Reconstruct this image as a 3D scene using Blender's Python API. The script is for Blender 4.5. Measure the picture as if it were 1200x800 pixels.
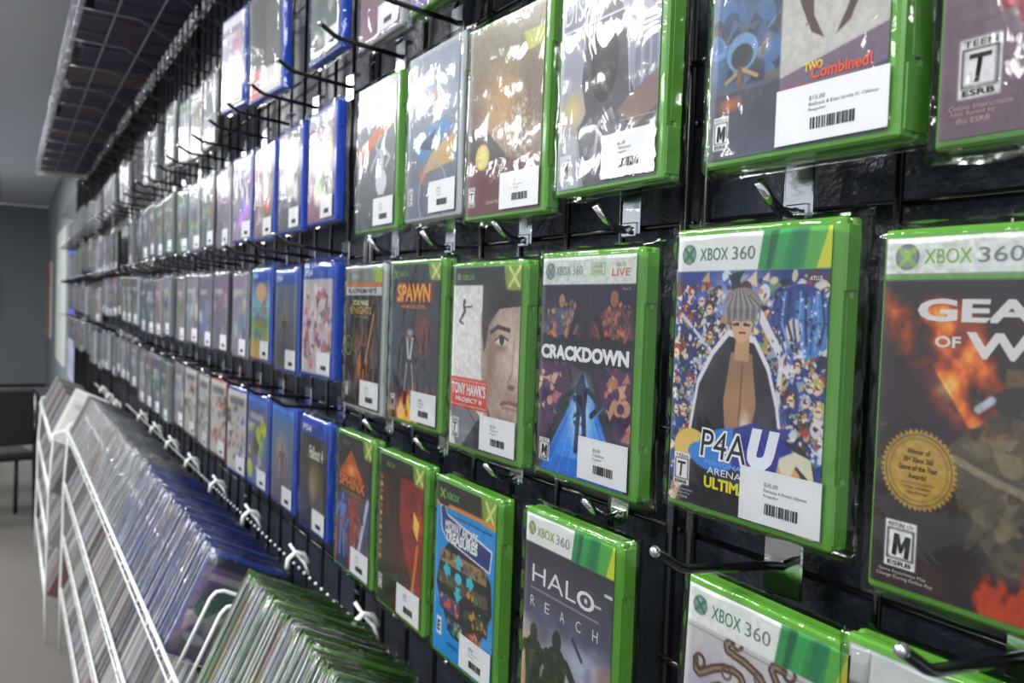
import bpy, math, random
import numpy as np
from mathutils import Matrix, Vector
C = bpy.context.scene.collection
for o in list(bpy.data.objects): bpy.data.objects.remove(o)
random.seed(7); rnd = random.Random(11)

# ------------------------------------------------------------------ camera
CH = 1.45                                   # camera height above the floor
TH = math.atan(592/1000); PT = math.atan(37/1000); RL = 0.036
fwd = Vector((-math.cos(TH)*math.cos(PT), math.sin(TH)*math.cos(PT), -math.sin(PT)))
r0 = Vector((math.sin(TH), math.cos(TH), 0)); u0 = r0.cross(fwd)
rt = r0*math.cos(RL)+u0*math.sin(RL); up = rt.cross(fwd)
cam = bpy.data.cameras.new('camera'); co = bpy.data.objects.new('camera', cam); C.objects.link(co)
co.matrix_world = Matrix(((rt.x, up.x, -fwd.x, 0), (rt.y, up.y, -fwd.y, 0), (rt.z, up.z, -fwd.z, CH), (0, 0, 0, 1)))
cam.sensor_width = 36; cam.lens = 30; cam.clip_start = 0.02
cam.dof.use_dof = True; cam.dof.focus_distance = 0.62; cam.dof.aperture_fstop = 10.0
bpy.context.scene.camera = co
# ------------------------------------------------------------------ world, exposure, lamps
w = bpy.data.worlds.new('world'); bpy.context.scene.world = w; w.use_nodes = True
w.node_tree.nodes['Background'].inputs[0].default_value = (0.86, 0.93, 1.0, 1)
w.node_tree.nodes['Background'].inputs[1].default_value = 0.82
vs = bpy.context.scene.view_settings
vs.view_transform = 'Standard'; vs.look = 'None'; vs.exposure = 0.0; vs.gamma = 1; vs.use_curve_mapping = False
CEIL = 2.72
LAMPS = [(-0.2, -0.55), (-2.6, -1.15), (-5.0, -1.15), (-7.4, -1.15), (-9.8, -1.15), (1.6, -1.15), (-1.4, -2.95), (-5.0, -2.95)]
LAMP_W = [30, 58, 76, 74, 66, 46, 60, 66]

# ------------------------------------------------------------------ materials
def lin(c):
    return tuple((x/12.92 if x <= 0.04045 else ((x+0.055)/1.055)**2.4) for x in c)
def c255(r, g, b): return (r/255, g/255, b/255)
def mat(name, col, rough=0.5, metal=0, coat=0, trans=0, bump=0, bscale=100, var=0, emit=0, alpha=1, ior=1.45):
    m = bpy.data.materials.new(name); m.use_nodes = True; n = m.node_tree.nodes; l = m.node_tree.links
    p = n['Principled BSDF']; c = lin(col)+(1,)
    p.inputs['Base Color'].default_value = c; p.inputs['Roughness'].default_value = rough; p.inputs['Metallic'].default_value = metal
    p.inputs['Coat Weight'].default_value = coat; p.inputs['Coat Roughness'].default_value = 0.08
    p.inputs['Transmission Weight'].default_value = trans; p.inputs['IOR'].default_value = ior; p.inputs['Alpha'].default_value = alpha
    if emit: p.inputs['Emission Color'].default_value = c; p.inputs['Emission Strength'].default_value = emit
    if bump or var:
        tc = n.new('ShaderNodeTexCoord'); nz = n.new('ShaderNodeTexNoise'); nz.inputs['Scale'].default_value = bscale; nz.inputs['Detail'].default_value = 4
        l.new(tc.outputs['Object'], nz.inputs['Vector'])
        if bump:
            b = n.new('ShaderNodeBump'); b.inputs['Strength'].default_value = bump; b.inputs['Distance'].default_value = 0.004
            l.new(nz.outputs['Fac'], b.inputs['Height']); l.new(b.outputs['Normal'], p.inputs['Normal'])
        if var:
            mr = n.new('ShaderNodeMapRange'); mr.inputs['To Min'].default_value = 1-var; mr.inputs['To Max'].default_value = 1+var
            mx = n.new('ShaderNodeVectorMath'); mx.operation = 'SCALE'; mx.inputs[0].default_value = c[:3]
            l.new(nz.outputs['Fac'], mr.inputs['Value']); l.new(mr.outputs['Result'], mx.inputs['Scale']); l.new(mx.outputs['Vector'], p.inputs['Base Color'])
    return m
def print_mat():
    m = bpy.data.materials.new('printed_paper'); m.use_nodes = True; n = m.node_tree.nodes; l = m.node_tree.links; p = n['Principled BSDF']
    a = n.new('ShaderNodeAttribute'); a.attribute_name = 'ink'; l.new(a.outputs['Color'], p.inputs['Base Color'])
    p.inputs['Roughness'].default_value = 0.42; p.inputs['Coat Weight'].default_value = 0.25; p.inputs['Coat Roughness'].default_value = 0.15
    return m
def film_mat(name, tint=(1, 1, 1), bias=0.012, k=0.8, rough=0.08, scale=34, strength=0.22):
    m = bpy.data.materials.new(name); m.use_nodes = True; n = m.node_tree.nodes; l = m.node_tree.links
    n.remove(n['Principled BSDF']); out = n['Material Output']
    tc = n.new('ShaderNodeTexCoord'); oi = n.new('ShaderNodeObjectInfo'); ad = n.new('ShaderNodeVectorMath'); ad.operation = 'ADD'
    l.new(tc.outputs['Object'], ad.inputs[0]); l.new(oi.outputs['Location'], ad.inputs[1])
    mp = n.new('ShaderNodeMapping'); mp.inputs['Scale'].default_value = (1.0, 1.0, 0.55); mp.inputs['Rotation'].default_value = (0, 0.5, 0)
    l.new(ad.outputs[0], mp.inputs['Vector'])
    nz = n.new('ShaderNodeTexNoise'); nz.inputs['Scale'].default_value = scale; nz.inputs['Detail'].default_value = 3; nz.inputs['Distortion'].default_value = 1.2
    l.new(mp.outputs[0], nz.inputs['Vector'])
    b = n.new('ShaderNodeBump'); b.inputs['Strength'].default_value = strength; b.inputs['Distance'].default_value = 0.006
    l.new(nz.outputs['Fac'], b.inputs['Height'])
    fr = n.new('ShaderNodeFresnel'); fr.inputs['IOR'].default_value = 1.45
    ma = n.new('ShaderNodeMath'); ma.operation = 'MULTIPLY_ADD'; ma.inputs[1].default_value = k; ma.inputs[2].default_value = bias; ma.use_clamp = True
    l.new(fr.outputs[0], ma.inputs[0])
    t = n.new('ShaderNodeBsdfTransparent'); t.inputs[0].default_value = tint+(1,)
    g = n.new('ShaderNodeBsdfGlossy'); g.inputs['Roughness'].default_value = rough; l.new(b.outputs[0], g.inputs['Normal'])
    mx = n.new('ShaderNodeMixShader'); l.new(ma.outputs[0], mx.inputs[0]); l.new(t.outputs[0], mx.inputs[1]); l.new(g.outputs[0], mx.inputs[2])
    l.new(mx.outputs[0], out.inputs[0])
    return m
M = dict(
    green=mat('green_plastic', c255(84, 146, 46), 0.3, coat=0.4), blue=mat('blue_plastic', c255(34, 72, 176), 0.3, coat=0.4),
    grey=mat('clear_grey_plastic', c255(140, 146, 150), 0.22, trans=0.25, coat=0.5), red=mat('red_plastic', c255(176, 52, 44), 0.3, coat=0.4),
    silver=mat('silver_plastic', c255(168, 172, 174), 0.25, coat=0.5), black=mat('black_plastic', c255(25, 26, 28), 0.3, coat=0.3),
    ink=print_mat(), film=film_mat('clear_bag_film'), film2=film_mat('cloudy_bag_film', (0.98, 0.98, 0.99), 0.03, 0.5, 0.10, 36, 0.36), film3=film_mat('soft_bag_film', (1, 1, 1), 0.02, 0.55, 0.09, 26, 0.26), film4=film_mat('hazy_bag_film', (.97, .97, .98), 0.13, 0.8, 0.26, 60, 0.5),
    chrome=mat('chrome', c255(215, 218, 222), 0.12, 1, bump=0.1, bscale=60), wire=mat('black_powder_coat', c255(14, 14, 16), 0.22, coat=0.5),
    white_wire=mat('white_coated_wire', c255(226, 228, 226), 0.35, coat=0.3), paper=mat('sticker_paper', c255(232, 233, 234), 0.55),
    slate=mat('slate_wall_paint', c255(48, 52, 62), 0.33, bump=0.5, bscale=120, var=0.12), wall=mat('grey_wall_paint', c255(126, 132, 134), 0.6, bump=0.1, bscale=50, var=0.04),
    wallb=mat('dark_grey_wall_paint', c255(116, 122, 126), 0.65, var=0.05, bscale=5), tile=mat('ceiling_tile', c255(214, 218, 222), 0.8, bump=0.3, bscale=150, var=0.05),
    tbar=mat('ceiling_bar', c255(168, 172, 178), 0.5), carpet=mat('carpet', c255(92, 88, 83), 0.95, bump=0.6, bscale=400, var=0.25),
    navy=mat('navy_box', c255(44, 46, 74), 0.5, var=0.2, bscale=12), plum=mat('plum_box', c255(62, 48, 66), 0.5, var=0.2, bscale=10), brown=mat('brown_box', c255(88, 76, 72), 0.6, var=0.2, bscale=12),
    steel=mat('shelf_steel', c255(138, 136, 146), 0.35, metal=0.4), pale=mat('pale_packaging', c255(196, 202, 210), 0.3, coat=0.5, var=0.2, bscale=30),
    tabletop=mat('black_laminate', c255(30, 30, 32), 0.4), fabric=mat('black_fabric', c255(22, 22, 24), 0.9), lamp=mat('lamp_diffuser', (1, 1, 1), 0.5, emit=9),
    txt=None)
_inks = {}
def ink(col):
    k = tuple(round(x, 2) for x in col)
    if k not in _inks: _inks[k] = mat('ink_%02x%02x%02x' % tuple(int(x*255) for x in k), k, 0.42)
    return _inks[k]

# ------------------------------------------------------------------ mesh helpers
def mesh(name, V, F, mats, smooth=False, fm=None):
    me = bpy.data.meshes.new(name); me.from_pydata([tuple(v) for v in V], [], F)
    for m in (mats if isinstance(mats, (list, tuple)) else [mats]): me.materials.append(m)
    if fm: me.polygons.foreach_set('material_index', fm)
    if smooth: me.polygons.foreach_set('use_smooth', [True]*len(me.polygons))
    me.update(); return me
def obj(name, me, parent=None, loc=(0, 0, 0), rot=(0, 0, 0), kind=None, label=None):
    o = bpy.data.objects.new(name, me); C.objects.link(o); o.location = loc; o.rotation_euler = rot
    if parent: o.parent = parent
    if kind: o['kind'] = kind
    if label: o['label'] = label
    return o
def thing(name, label, cat, loc=(0, 0, 0), rot=(0, 0, 0), group=None, me=None):
    o = obj(name, me, None, loc, rot); o['label'] = label; o['category'] = cat
    if group: o['group'] = group
    return o
class MB:
    def __init__(s): s.V = []; s.F = []
    def box(s, x0, x1, y0, y1, z0, z1, b=0):
        n = len(s.V)
        if not b:
            s.V += [(x, y, z) for z in (z0, z1) for y in (y0, y1) for x in (x0, x1)]
            s.F += [tuple(n+i for i in f) for f in ((0, 2, 3, 1), (4, 5, 7, 6), (0, 1, 5, 4), (2, 6, 7, 3), (0, 4, 6, 2), (1, 3, 7, 5))]
        else:                                # chamfered box
            idx = {}
            X = (x0, x1); Y = (y0, y1); Z = (z0, z1)
            for i in (0, 1):
                for j in (0, 1):
                    for k in (0, 1):
                        sx, sy, sz = (1-2*i), (1-2*j), (1-2*k)
                        for a in range(3):
                            p = [X[i]+(0 if a == 0 else b*sx), Y[j]+(0 if a == 1 else b*sy), Z[k]+(0 if a == 2 else b*sz)]
                            idx[(i, j, k, a)] = len(s.V); s.V.append(tuple(p))
            def q(*ks):
                s.F.append(tuple(idx[k] for k in ks))
            for a in range(3):
                for v in (0, 1):
                    o = [d for d in range(3) if d != a]; cyc = [(0, 0), (1, 0), (1, 1), (0, 1)]
                    ks = []
                    for c in cyc:
                        t = [0, 0, 0]; t[a] = v; t[o[0]] = c[0]; t[o[1]] = c[1]; ks.append((t[0], t[1], t[2], a))
                    q(*ks)
            for a in range(3):               # edges along a
                o = [d for d in range(3) if d != a]
                for c in ((0, 0), (0, 1), (1, 0), (1, 1)):
                    t0 = [0, 0, 0]; t0[o[0]] = c[0]; t0[o[1]] = c[1]; t1 = list(t0); t1[a] = 1
                    q((*t0, o[0]), (*t1, o[0]), (*t1, o[1]), (*t0, o[1]))
            for i in (0, 1):
                for j in (0, 1):
                    for k in (0, 1): q((i, j, k, 0), (i, j, k, 1), (i, j, k, 2))
        return s
    def tube(s, pts, r, n=8, cap=True):
        pts = [Vector(p) for p in pts]; base = len(s.V); prev = None
        for i, p in enumerate(pts):
            d = ((pts[i]-pts[i-1]).normalized() if i else Vector((0, 0, 0)))+((pts[i+1]-pts[i]).normalized() if i < len(pts)-1 else Vector((0, 0, 0)))
            d.normalize()
            if prev is None: a = d.orthogonal().normalized()
            else: a = (prev-d*prev.dot(d)).normalized()
            prev = a; b = d.cross(a)
            rr = r[i] if isinstance(r, (list, tuple)) else r
            for k in range(n):
                t = 2*math.pi*k/n; s.V.append(tuple(p+a*math.cos(t)*rr+b*math.sin(t)*rr))
        for i in range(len(pts)-1):
            for k in range(n):
                a = base+i*n+k; b = base+i*n+(k+1) % n; s.F.append((a, b, b+n, a+n))
        if cap:
            s.F.append(tuple(base+k for k in range(n))[::-1]); s.F.append(tuple(base+(len(pts)-1)*n+k for k in range(n)))
        return s
    def ball(s, c, r, n=8, m=5):
        pts = []; rad = []
        for i in range(m+1):
            t = math.pi*i/m; pts.append((c[0], c[1], c[2]-r*math.cos(t))); rad.append(max(r*math.sin(t), r*0.05))
        return s.tube(pts, rad, n)
    def mesh(s, name, m, smooth=False): return mesh(name, s.V, s.F, m, smooth)
def fix_normals(me):
    import bmesh
    bm = bmesh.new(); bm.from_mesh(me); bmesh.ops.recalc_face_normals(bm, faces=bm.faces); bm.to_mesh(me); bm.free(); return me
def smooth_angle(me, ang=0.6):
    me.polygons.foreach_set('use_smooth', [True]*len(me.polygons)); me.set_sharp_from_angle(angle=ang); return me

# ------------------------------------------------------------------ lettering and the print painter
def text_mesh(txt, x0, x1, z0, z1, col, bold=0.0, shear=0.0, y=-0.0012, mid=None):
    if txt == 'M':
        P = [(0, 0), (0, 1), (.30, 1), (.5, .52), (.70, 1), (1, 1), (1, 0), (.74, 0), (.74, .60), (.56, .16), (.44, .16), (.26, .60), (.26, 0)]
        return mesh('lettering', [(x0+(x1-x0)*(a+.10*b), y, z0+(z1-z0)*(b-.08*a)) for a, b in P], [tuple(range(13))[::-1]], ink(col))
    cu = bpy.data.curves.new('lettering', 'FONT'); cu.body = txt; cu.offset = bold; cu.shear = shear; cu.size = 1; cu.resolution_u = 3
    o = bpy.data.objects.new('t', cu); C.objects.link(o)
    me = bpy.data.meshes.new_from_object(o.evaluated_get(bpy.context.evaluated_depsgraph_get()))
    bpy.data.objects.remove(o); bpy.data.curves.remove(cu)
    n = len(me.vertices); a = np.empty(n*3, np.float32); me.vertices.foreach_get('co', a); a = a.reshape(-1, 3)
    mn = a.min(0); mx = a.max(0); sx = (x1-x0)/(mx[0]-mn[0]); sz = (z1-z0)/(mx[1]-mn[1])
    out = np.empty_like(a); out[:, 0] = x0+(a[:, 0]-mn[0])*sx; out[:, 2] = z0+(a[:, 1]-mn[1])*sz; out[:, 1] = y
    me.vertices.foreach_set('co', out.ravel()); me.materials.clear(); me.materials.append(ink(col)); me.update(); me.name = 'lettering'
    return me
rng = np.random.RandomState(5)
class Paint:
    A = 1.42
    def __init__(s, W=120, col=(0.1, 0.1, 0.12)):
        s.W = W; s.H = int(W*s.A); x = np.linspace(0, 1, s.W); y = np.linspace(0, s.A, s.H)
        s.X, s.Y = np.meshgrid(x, y); s.im = np.ones((s.H, s.W, 3))*np.array(col); s.px = 1.0/s.W
    def put(s, m, col):
        m = np.clip(m, 0, 1)[..., None]; s.im = s.im*(1-m)+np.array(col)*m; return s
    def noise(s, sc, octv=3, seed=0, sx=1, sy=1):
        r = np.random.RandomState(seed); out = 0; amp = 1; tot = 0
        for o in range(octv):
            L = r.rand(256, 256); fx = s.X*sc*sx+7.3*o; fy = s.Y*sc*sy+3.1*o
            ix = np.floor(fx).astype(int); iy = np.floor(fy).astype(int); tx = fx-ix; ty = fy-iy; tx = tx*tx*(3-2*tx); ty = ty*ty*(3-2*ty)
            g = lambda i, j: L[j % 256, i % 256]
            out = out+amp*((g(ix, iy)*(1-tx)+g(ix+1, iy)*tx)*(1-ty)+(g(ix, iy+1)*(1-tx)+g(ix+1, iy+1)*tx)*ty); tot += amp; amp *= 0.5; sc *= 2
        return out/tot
    def grad(s, c0, c1, y0=0, y1=1.42):
        t = np.clip((s.Y-y0)/(y1-y0), 0, 1)[..., None]; m = ((s.Y >= y0-1e-6) & (s.Y <= y1+1e-6))[..., None]
        s.im = np.where(m, np.array(c0)*(1-t)+np.array(c1)*t, s.im); return s
    def ell(s, cx, cy, rx, ry, col, rot=0, soft=None, a=1):
        c, n = math.cos(rot), math.sin(rot); dx = s.X-cx; dy = s.Y-cy; u = (dx*c+dy*n)/rx; v = (-dx*n+dy*c)/ry
        d = np.sqrt(u*u+v*v); so = soft if soft else s.px/min(rx, ry)
        return s.put(a*np.clip((1-d)/so+0.5, 0, 1) if not soft else a*np.clip((1-d)/so, 0, 1), col)
    def ring(s, cx, cy, r, wd, col, a=1):
        d = np.abs(np.hypot(s.X-cx, s.Y-cy)-r); return s.put(a*np.clip((wd/2-d)/s.px+0.5, 0, 1), col)
    def rect(s, x0, y0, x1, y1, col, a=1):
        m = np.clip((s.X-x0)/s.px+.5, 0, 1)*np.clip((x1-s.X)/s.px+.5, 0, 1)*np.clip((s.Y-y0)/s.px+.5, 0, 1)*np.clip((y1-s.Y)/s.px+.5, 0, 1)
        return s.put(m*a, col)
    def poly(s, P, col, a=1, mul=None):
        ins = np.zeros_like(s.X); k = 0
        for ox, oy in ((-.25, -.25), (.25, -.25), (-.25, .25), (.25, .25)):
            X = s.X+ox*s.px; Y = s.Y+oy*s.px; i = np.zeros(X.shape, bool)
            for j in range(len(P)):
                x1, y1 = P[j]; x2, y2 = P[(j+1) % len(P)]
                if y1 == y2: continue
                c = ((y1 > Y) != (y2 > Y)) & (X < (x2-x1)*(Y-y1)/(y2-y1)+x1); i ^= c
            ins += i
        m = ins/4*a
        if mul is not None: m = m*mul
        return s.put(m, col)
    def line(s, P, wd, col, a=1):
        m = np.zeros_like(s.X)
        for (x1, y1), (x2, y2) in zip(P[:-1], P[1:]):
            L = (x2-x1)**2+(y2-y1)**2; t = np.clip(((s.X-x1)*(x2-x1)+(s.Y-y1)*(y2-y1))/max(L, 1e-9), 0, 1)
            d = np.hypot(s.X-x1-t*(x2-x1), s.Y-y1-t*(y2-y1)); m = np.maximum(m, np.clip((wd/2-d)/s.px+.5, 0, 1))
        return s.put(m*a, col)
    def figure(s, cx, cy, h, col, a=1, arm=0.25, lean=0, edge=None):    # plain anonymous standing figure
        if edge is not None: s.figure(cx, cy, h*1.05, edge, 0.6*a, arm, lean)
        w_ = h*0.13; f = lambda x, y: (cx+x*h+lean*(1-y)*h, cy+y*h)
        s.poly([f(-.13, .17), f(.13, .17), f(.09, .5), f(-.09, .5)], col, a)
        s.poly([f(-.1, .48), f(-.01, .48), f(-.05, 1), f(-.13, 1)], col, a); s.poly([f(.01, .48), f(.1, .48), f(.15, 1), f(.06, 1)], col, a)
        s.line([f(-.12, .2), f(-.12-arm*.5, .36), f(-.1-arm*.8, .5)], h*.07, col, a); s.line([f(.12, .2), f(.12+arm*.5, .36), f(.1+arm*.2, .5)], h*.07, col, a)
        x, y = f(0, .08); s.ell(x, y, h*.055, h*.075, col, a=a); return s
    def blobs(s, n, region, pal, r, seed, a=0.9):
        q = np.random.RandomState(seed); x0, y0, x1, y1 = region
        for i in range(n):
            c = pal[q.randint(len(pal))]; rr = r*(0.4+q.rand())
            x = x0+(x1-x0)*q.rand(); y = y0+(y1-y0)*q.rand()
            if q.rand() < .5: s.ell(x, y, rr, rr*(0.4+q.rand()*.8), c, q.rand()*3.1, a=a)
            else:
                t = q.rand()*6; s.poly([(x+rr*1.3*math.cos(t+k*2.1+q.rand()*.5), y+rr*1.3*math.sin(t+k*2.1)) for k in range(3)], c, a)
        return s
    def grain(s, amt, sc=40, seed=1):
        s.im = np.clip(s.im*(1+amt*(s.noise(sc, 2, seed)-.5)[..., None]*2), 0, 1); return s
    def mesh(s, x0, x1, z0, z1, y=-0.0006, spine=None):
        W, H = s.W, s.H; n = W*H; co = np.zeros((n, 3), np.float32)
        co[:, 0] = (x0+(x1-x0)*s.X).ravel(); co[:, 2] = (z1-(z1-z0)*s.Y/s.A).ravel(); co[:, 1] = y
        a = (np.arange(H-1)[:, None]*W+np.arange(W-1)[None]).ravel(); Q = np.stack([a, a+W, a+W+1, a+1], 1).astype(np.int32)
        col = np.ones((n, 4), np.float32); g = np.clip(s.im, 0, 1).reshape(-1, 3); col[:, :3] = np.where(g <= 0.04045, g/12.92, ((g+0.055)/1.055)**2.4)
        if spine:
            sy, sc = spine; co = np.vstack([co, [[x0-.0026, .0008, z0], [x0-.0026, sy, z0], [x0-.0026, sy, z1], [x0-.0026, .0008, z1]]]); Q = np.vstack([Q, [[n, n+3, n+2, n+1]]])
            col = np.vstack([col, np.tile(list(lin(sc))+[1], (4, 1))])
        me = bpy.data.meshes.new('cover_insert'); me.vertices.add(len(co)); me.vertices.foreach_set('co', co.astype(np.float32).ravel())
        me.loops.add(Q.size); me.loops.foreach_set('vertex_index', Q.ravel().astype(np.int32)); me.polygons.add(len(Q))
        me.polygons.foreach_set('loop_start', np.arange(0, Q.size, 4, dtype=np.int32)); me.polygons.foreach_set('loop_total', np.full(len(Q), 4, np.int32))
        me.update(calc_edges=True); at = me.color_attributes.new('ink', 'FLOAT_COLOR', 'POINT'); at.data.foreach_set('color', col.astype(np.float32).ravel())
        me.materials.append(M['ink']); return me
WH = (.93, .94, .93)
def ball_logo(p, x, y, r, c=(.35, .45, .42)):
    p.ell(x, y, r, r, (.25, .3, .3)); p.ell(x, y, r*.9, r*.9, (.55, .6, .6)); p.ell(x-r*.2, y-r*.35, r*.5, r*.4, (.8, .84, .82), soft=.8)
    p.line([(x-r*.62, y-r*.6), (x, y), (x+r*.62, y+r*.65)], r*.36, c); p.line([(x+r*.62, y-r*.6), (x, y), (x-r*.62, y+r*.65)], r*.36, c)
def hd360(p, h, xs=.62, stripes=True):                     # white band, green stripes at its right end
    p.rect(0, 0, 1, h, WH)
    if stripes:
        for a, b, c in ((xs, 1.1, (.20, .58, .32)), (xs+.05, xs+.10, (.13, .42, .26)), (xs+.10, xs+.17, (.25, .66, .36)), (xs+.19, xs+.27, (.16, .52, .34)), (xs+.28, 1.1, (.36, .70, .30))):
            p.poly([(a, 0), (b, 0), (b-.05, h), (a-.03, h)], c)
        p.poly([(.985, 0), (1.05, 0), (1.0, h), (.92, h)], (.85, .86, .20))
def hdx(p, h=.17, c=(.16, .17, .18), flare=True):          # dark band with a lime flare at the right
    p.rect(0, 0, 1, h, c)
    if flare:
        p.ell(.9, h*.55, .17, h*.8, (.62, .72, .22), soft=.9); p.poly([(.76, 0), (1, 0), (1, h*1.3), (.8, h*1.25)], (.60, .70, .28), .75)
        p.line([(.84, h*.15), (.97, h*1.05)], .03, (.86, .90, .55)); p.line([(.98, h*.12), (.84, h*1.05)], .03, (.86, .90, .55))
def rating(p, L, x, y, w, h, ch):
    p.rect(x, y, x+w, y+h, (.95, .95, .95)); p.rect(x+w*.06, y+h*.17, x+w*.94, y+h*.83, (.10, .10, .10)); p.rect(x+w*.12, y+h*.20, x+w*.88, y+h*.80, (.95, .95, .95))
    L.append((ch, x+w*.25, y+h*.27, x+w*.78, y+h*.74, (.06, .06, .06), .012, .12))
    L.append(('MATURE 17+' if ch == 'M' else 'TEEN' if ch == 'T' else 'EVERYONE', x+w*.1, y+h*.04, x+w*.9, y+h*.14, (.1, .1, .1), 0, 0))
    L.append(('ESRB', x+w*.12, y+h*.86, x+w*.88, y+h*.96, (.1, .1, .1), 0.02, 0))
def flames(p, cols, mask_fn, seed, sc=6):
    n = p.noise(sc, 4, seed, 1.2, .8)
    for th, c in cols: p.put(np.clip((n*mask_fn-th)*9, 0, 1), c)
X, Y = None, None
# every cover returns (paint, lettering list): lettering = (text, u0, v0, u1, v1, colour, bold, shear), v runs 0..1.42 down
def cv_gears():
    p = Paint(170, (.14, .10, .10)); L = []
    n = p.noise(9, 4, 3); p.put(np.clip(n*1.4-.4, 0, 1), (.26, .17, .16)); p.put(np.clip((.5-p.Y)*2, 0, 1)*.6, (.20, .16, .24))
    d = np.abs((p.Y-.20)-(p.X-.08)*1.25)/1.6; m = np.clip(1.25-d/.20, 0, 1)*np.clip((p.Y-.17)*8, 0, 1)*np.clip((1.0-p.Y)*3, 0, 1)
    flames(p, ((.20, (.50, .20, .10)), (.30, (.86, .38, .12)), (.38, (.98, .60, .20)), (.47, (1, .84, .45))), m**.7, 4, 6)
    p.poly([(0, .55), (.22, .50), (.42, .78), (.36, .98), (.1, 1.0), (0, .95)], (.24, .12, .20), .7, p.noise(14, 3, 5)*1.5)
    p.blobs(26, (0, .75, .32, .98), ((.18, .14, .12), (.35, .28, .14), (.10, .09, .10)), .035, 9)
    # plain rubble and an anonymous kneeling soldier shape in olive gear
    p.poly([(.50, .66), (.62, .55), (.74, .50), (.95, .52), (1, .6), (1, 1.25), (.55, 1.25), (.38, 1.1), (.30, .82), (.40, .74)], (.36, .32, .23), .95, .6+.6*p.noise(16, 3, 6))
    p.ell(.60, .53, .085, .09, (.42, .33, .24)); p.poly([(.50, .50), (.52, .42), (.62, .40), (.70, .44), (.71, .50)], (.20, .20, .17)); p.ell(.6, .62, .13, .06, (.19, .18, .15))
    p.blobs(70, (.36, .62, .98, 1.2), ((.46, .42, .30), (.18, .15, .12), (.30, .27, .20), (.56, .50, .38), (.34, .29, .20)), .04, 12, .75)
    p.line([(.34, .86), (.5, .92), (.8, 1.0)], .03, (.55, .50, .40)); p.line([(.42, .66), (.47, .62)], .03, (.75, .78, .85))
    flames(p, ((.30, (.45, .13, .06)), (.38, (.75, .25, .10))), np.clip((p.Y-1.0)*3, 0, 1)*np.clip((p.X-.2)*3, 0, 1), 15, 12)
    p.rect(0, 0, 1, .145, (.90, .91, .90)); p.rect(0, .145, 1, .172, (.45, .66, .36)); ball_logo(p, .095, .078, .052, (.62, .78, .35))
    L += [('XBOX', .17, .05, .365, .107, (.56, .74, .25), 0, 0), ('360', .39, .05, .56, .107, (.50, .53, .54), 0, 0)]
    L += [('GEARS', .155, .245, .86, .335, (.90, .90, .88), .035, 0), ('OF', .235, .39, .34, .435, (.90, .90, .88), .03, 0), ('WAR', .36, .37, .90, .47, (.90, .90, .88), .035, 0)]
    a = np.arctan2(p.Y-.93, p.X-.19); r = np.hypot(p.X-.19, p.Y-.93); p.put(np.clip((.158+.005*np.sign(np.sin(a*44))-r)/p.px+.5, 0, 1), (.75, .60, .24)); p.ring(.19, .93, .142, .005, (.30, .22, .08)); p.ring(.19, .93, .125, .004, (.45, .34, .12))
    for i, t in enumerate(('Winner of', '30+ Xbox 360', 'Game of the Year', 'Awards!')): L.append((t, .19-(.05, .065, .085, .04)[i], .845+i*.033, .19+(.05, .065, .085, .04)[i], .868+i*.033, (.20, .14, .05), .01, 0))
    p.line([(.12, .985), (.26, .985)], .004, (.35, .26, .1)); L += [('Multiple publications', .13, .995, .25, 1.01, (.3, .22, .1), 0, 0), ('Game Rankings', .145, 1.015, .235, 1.03, (.3, .22, .1), 0, 0)]
    rating(p, L, .06, 1.15, .14, .19, 'M'); L += [('Game Experience May', .04, 1.352, .25, 1.368, (.85, .8, .78), 0, 0), ('Change During Online Play', .03, 1.372, .28, 1.39, (.85, .8, .78), 0, 0)]
    return p.grain(.12, 50), L
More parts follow.
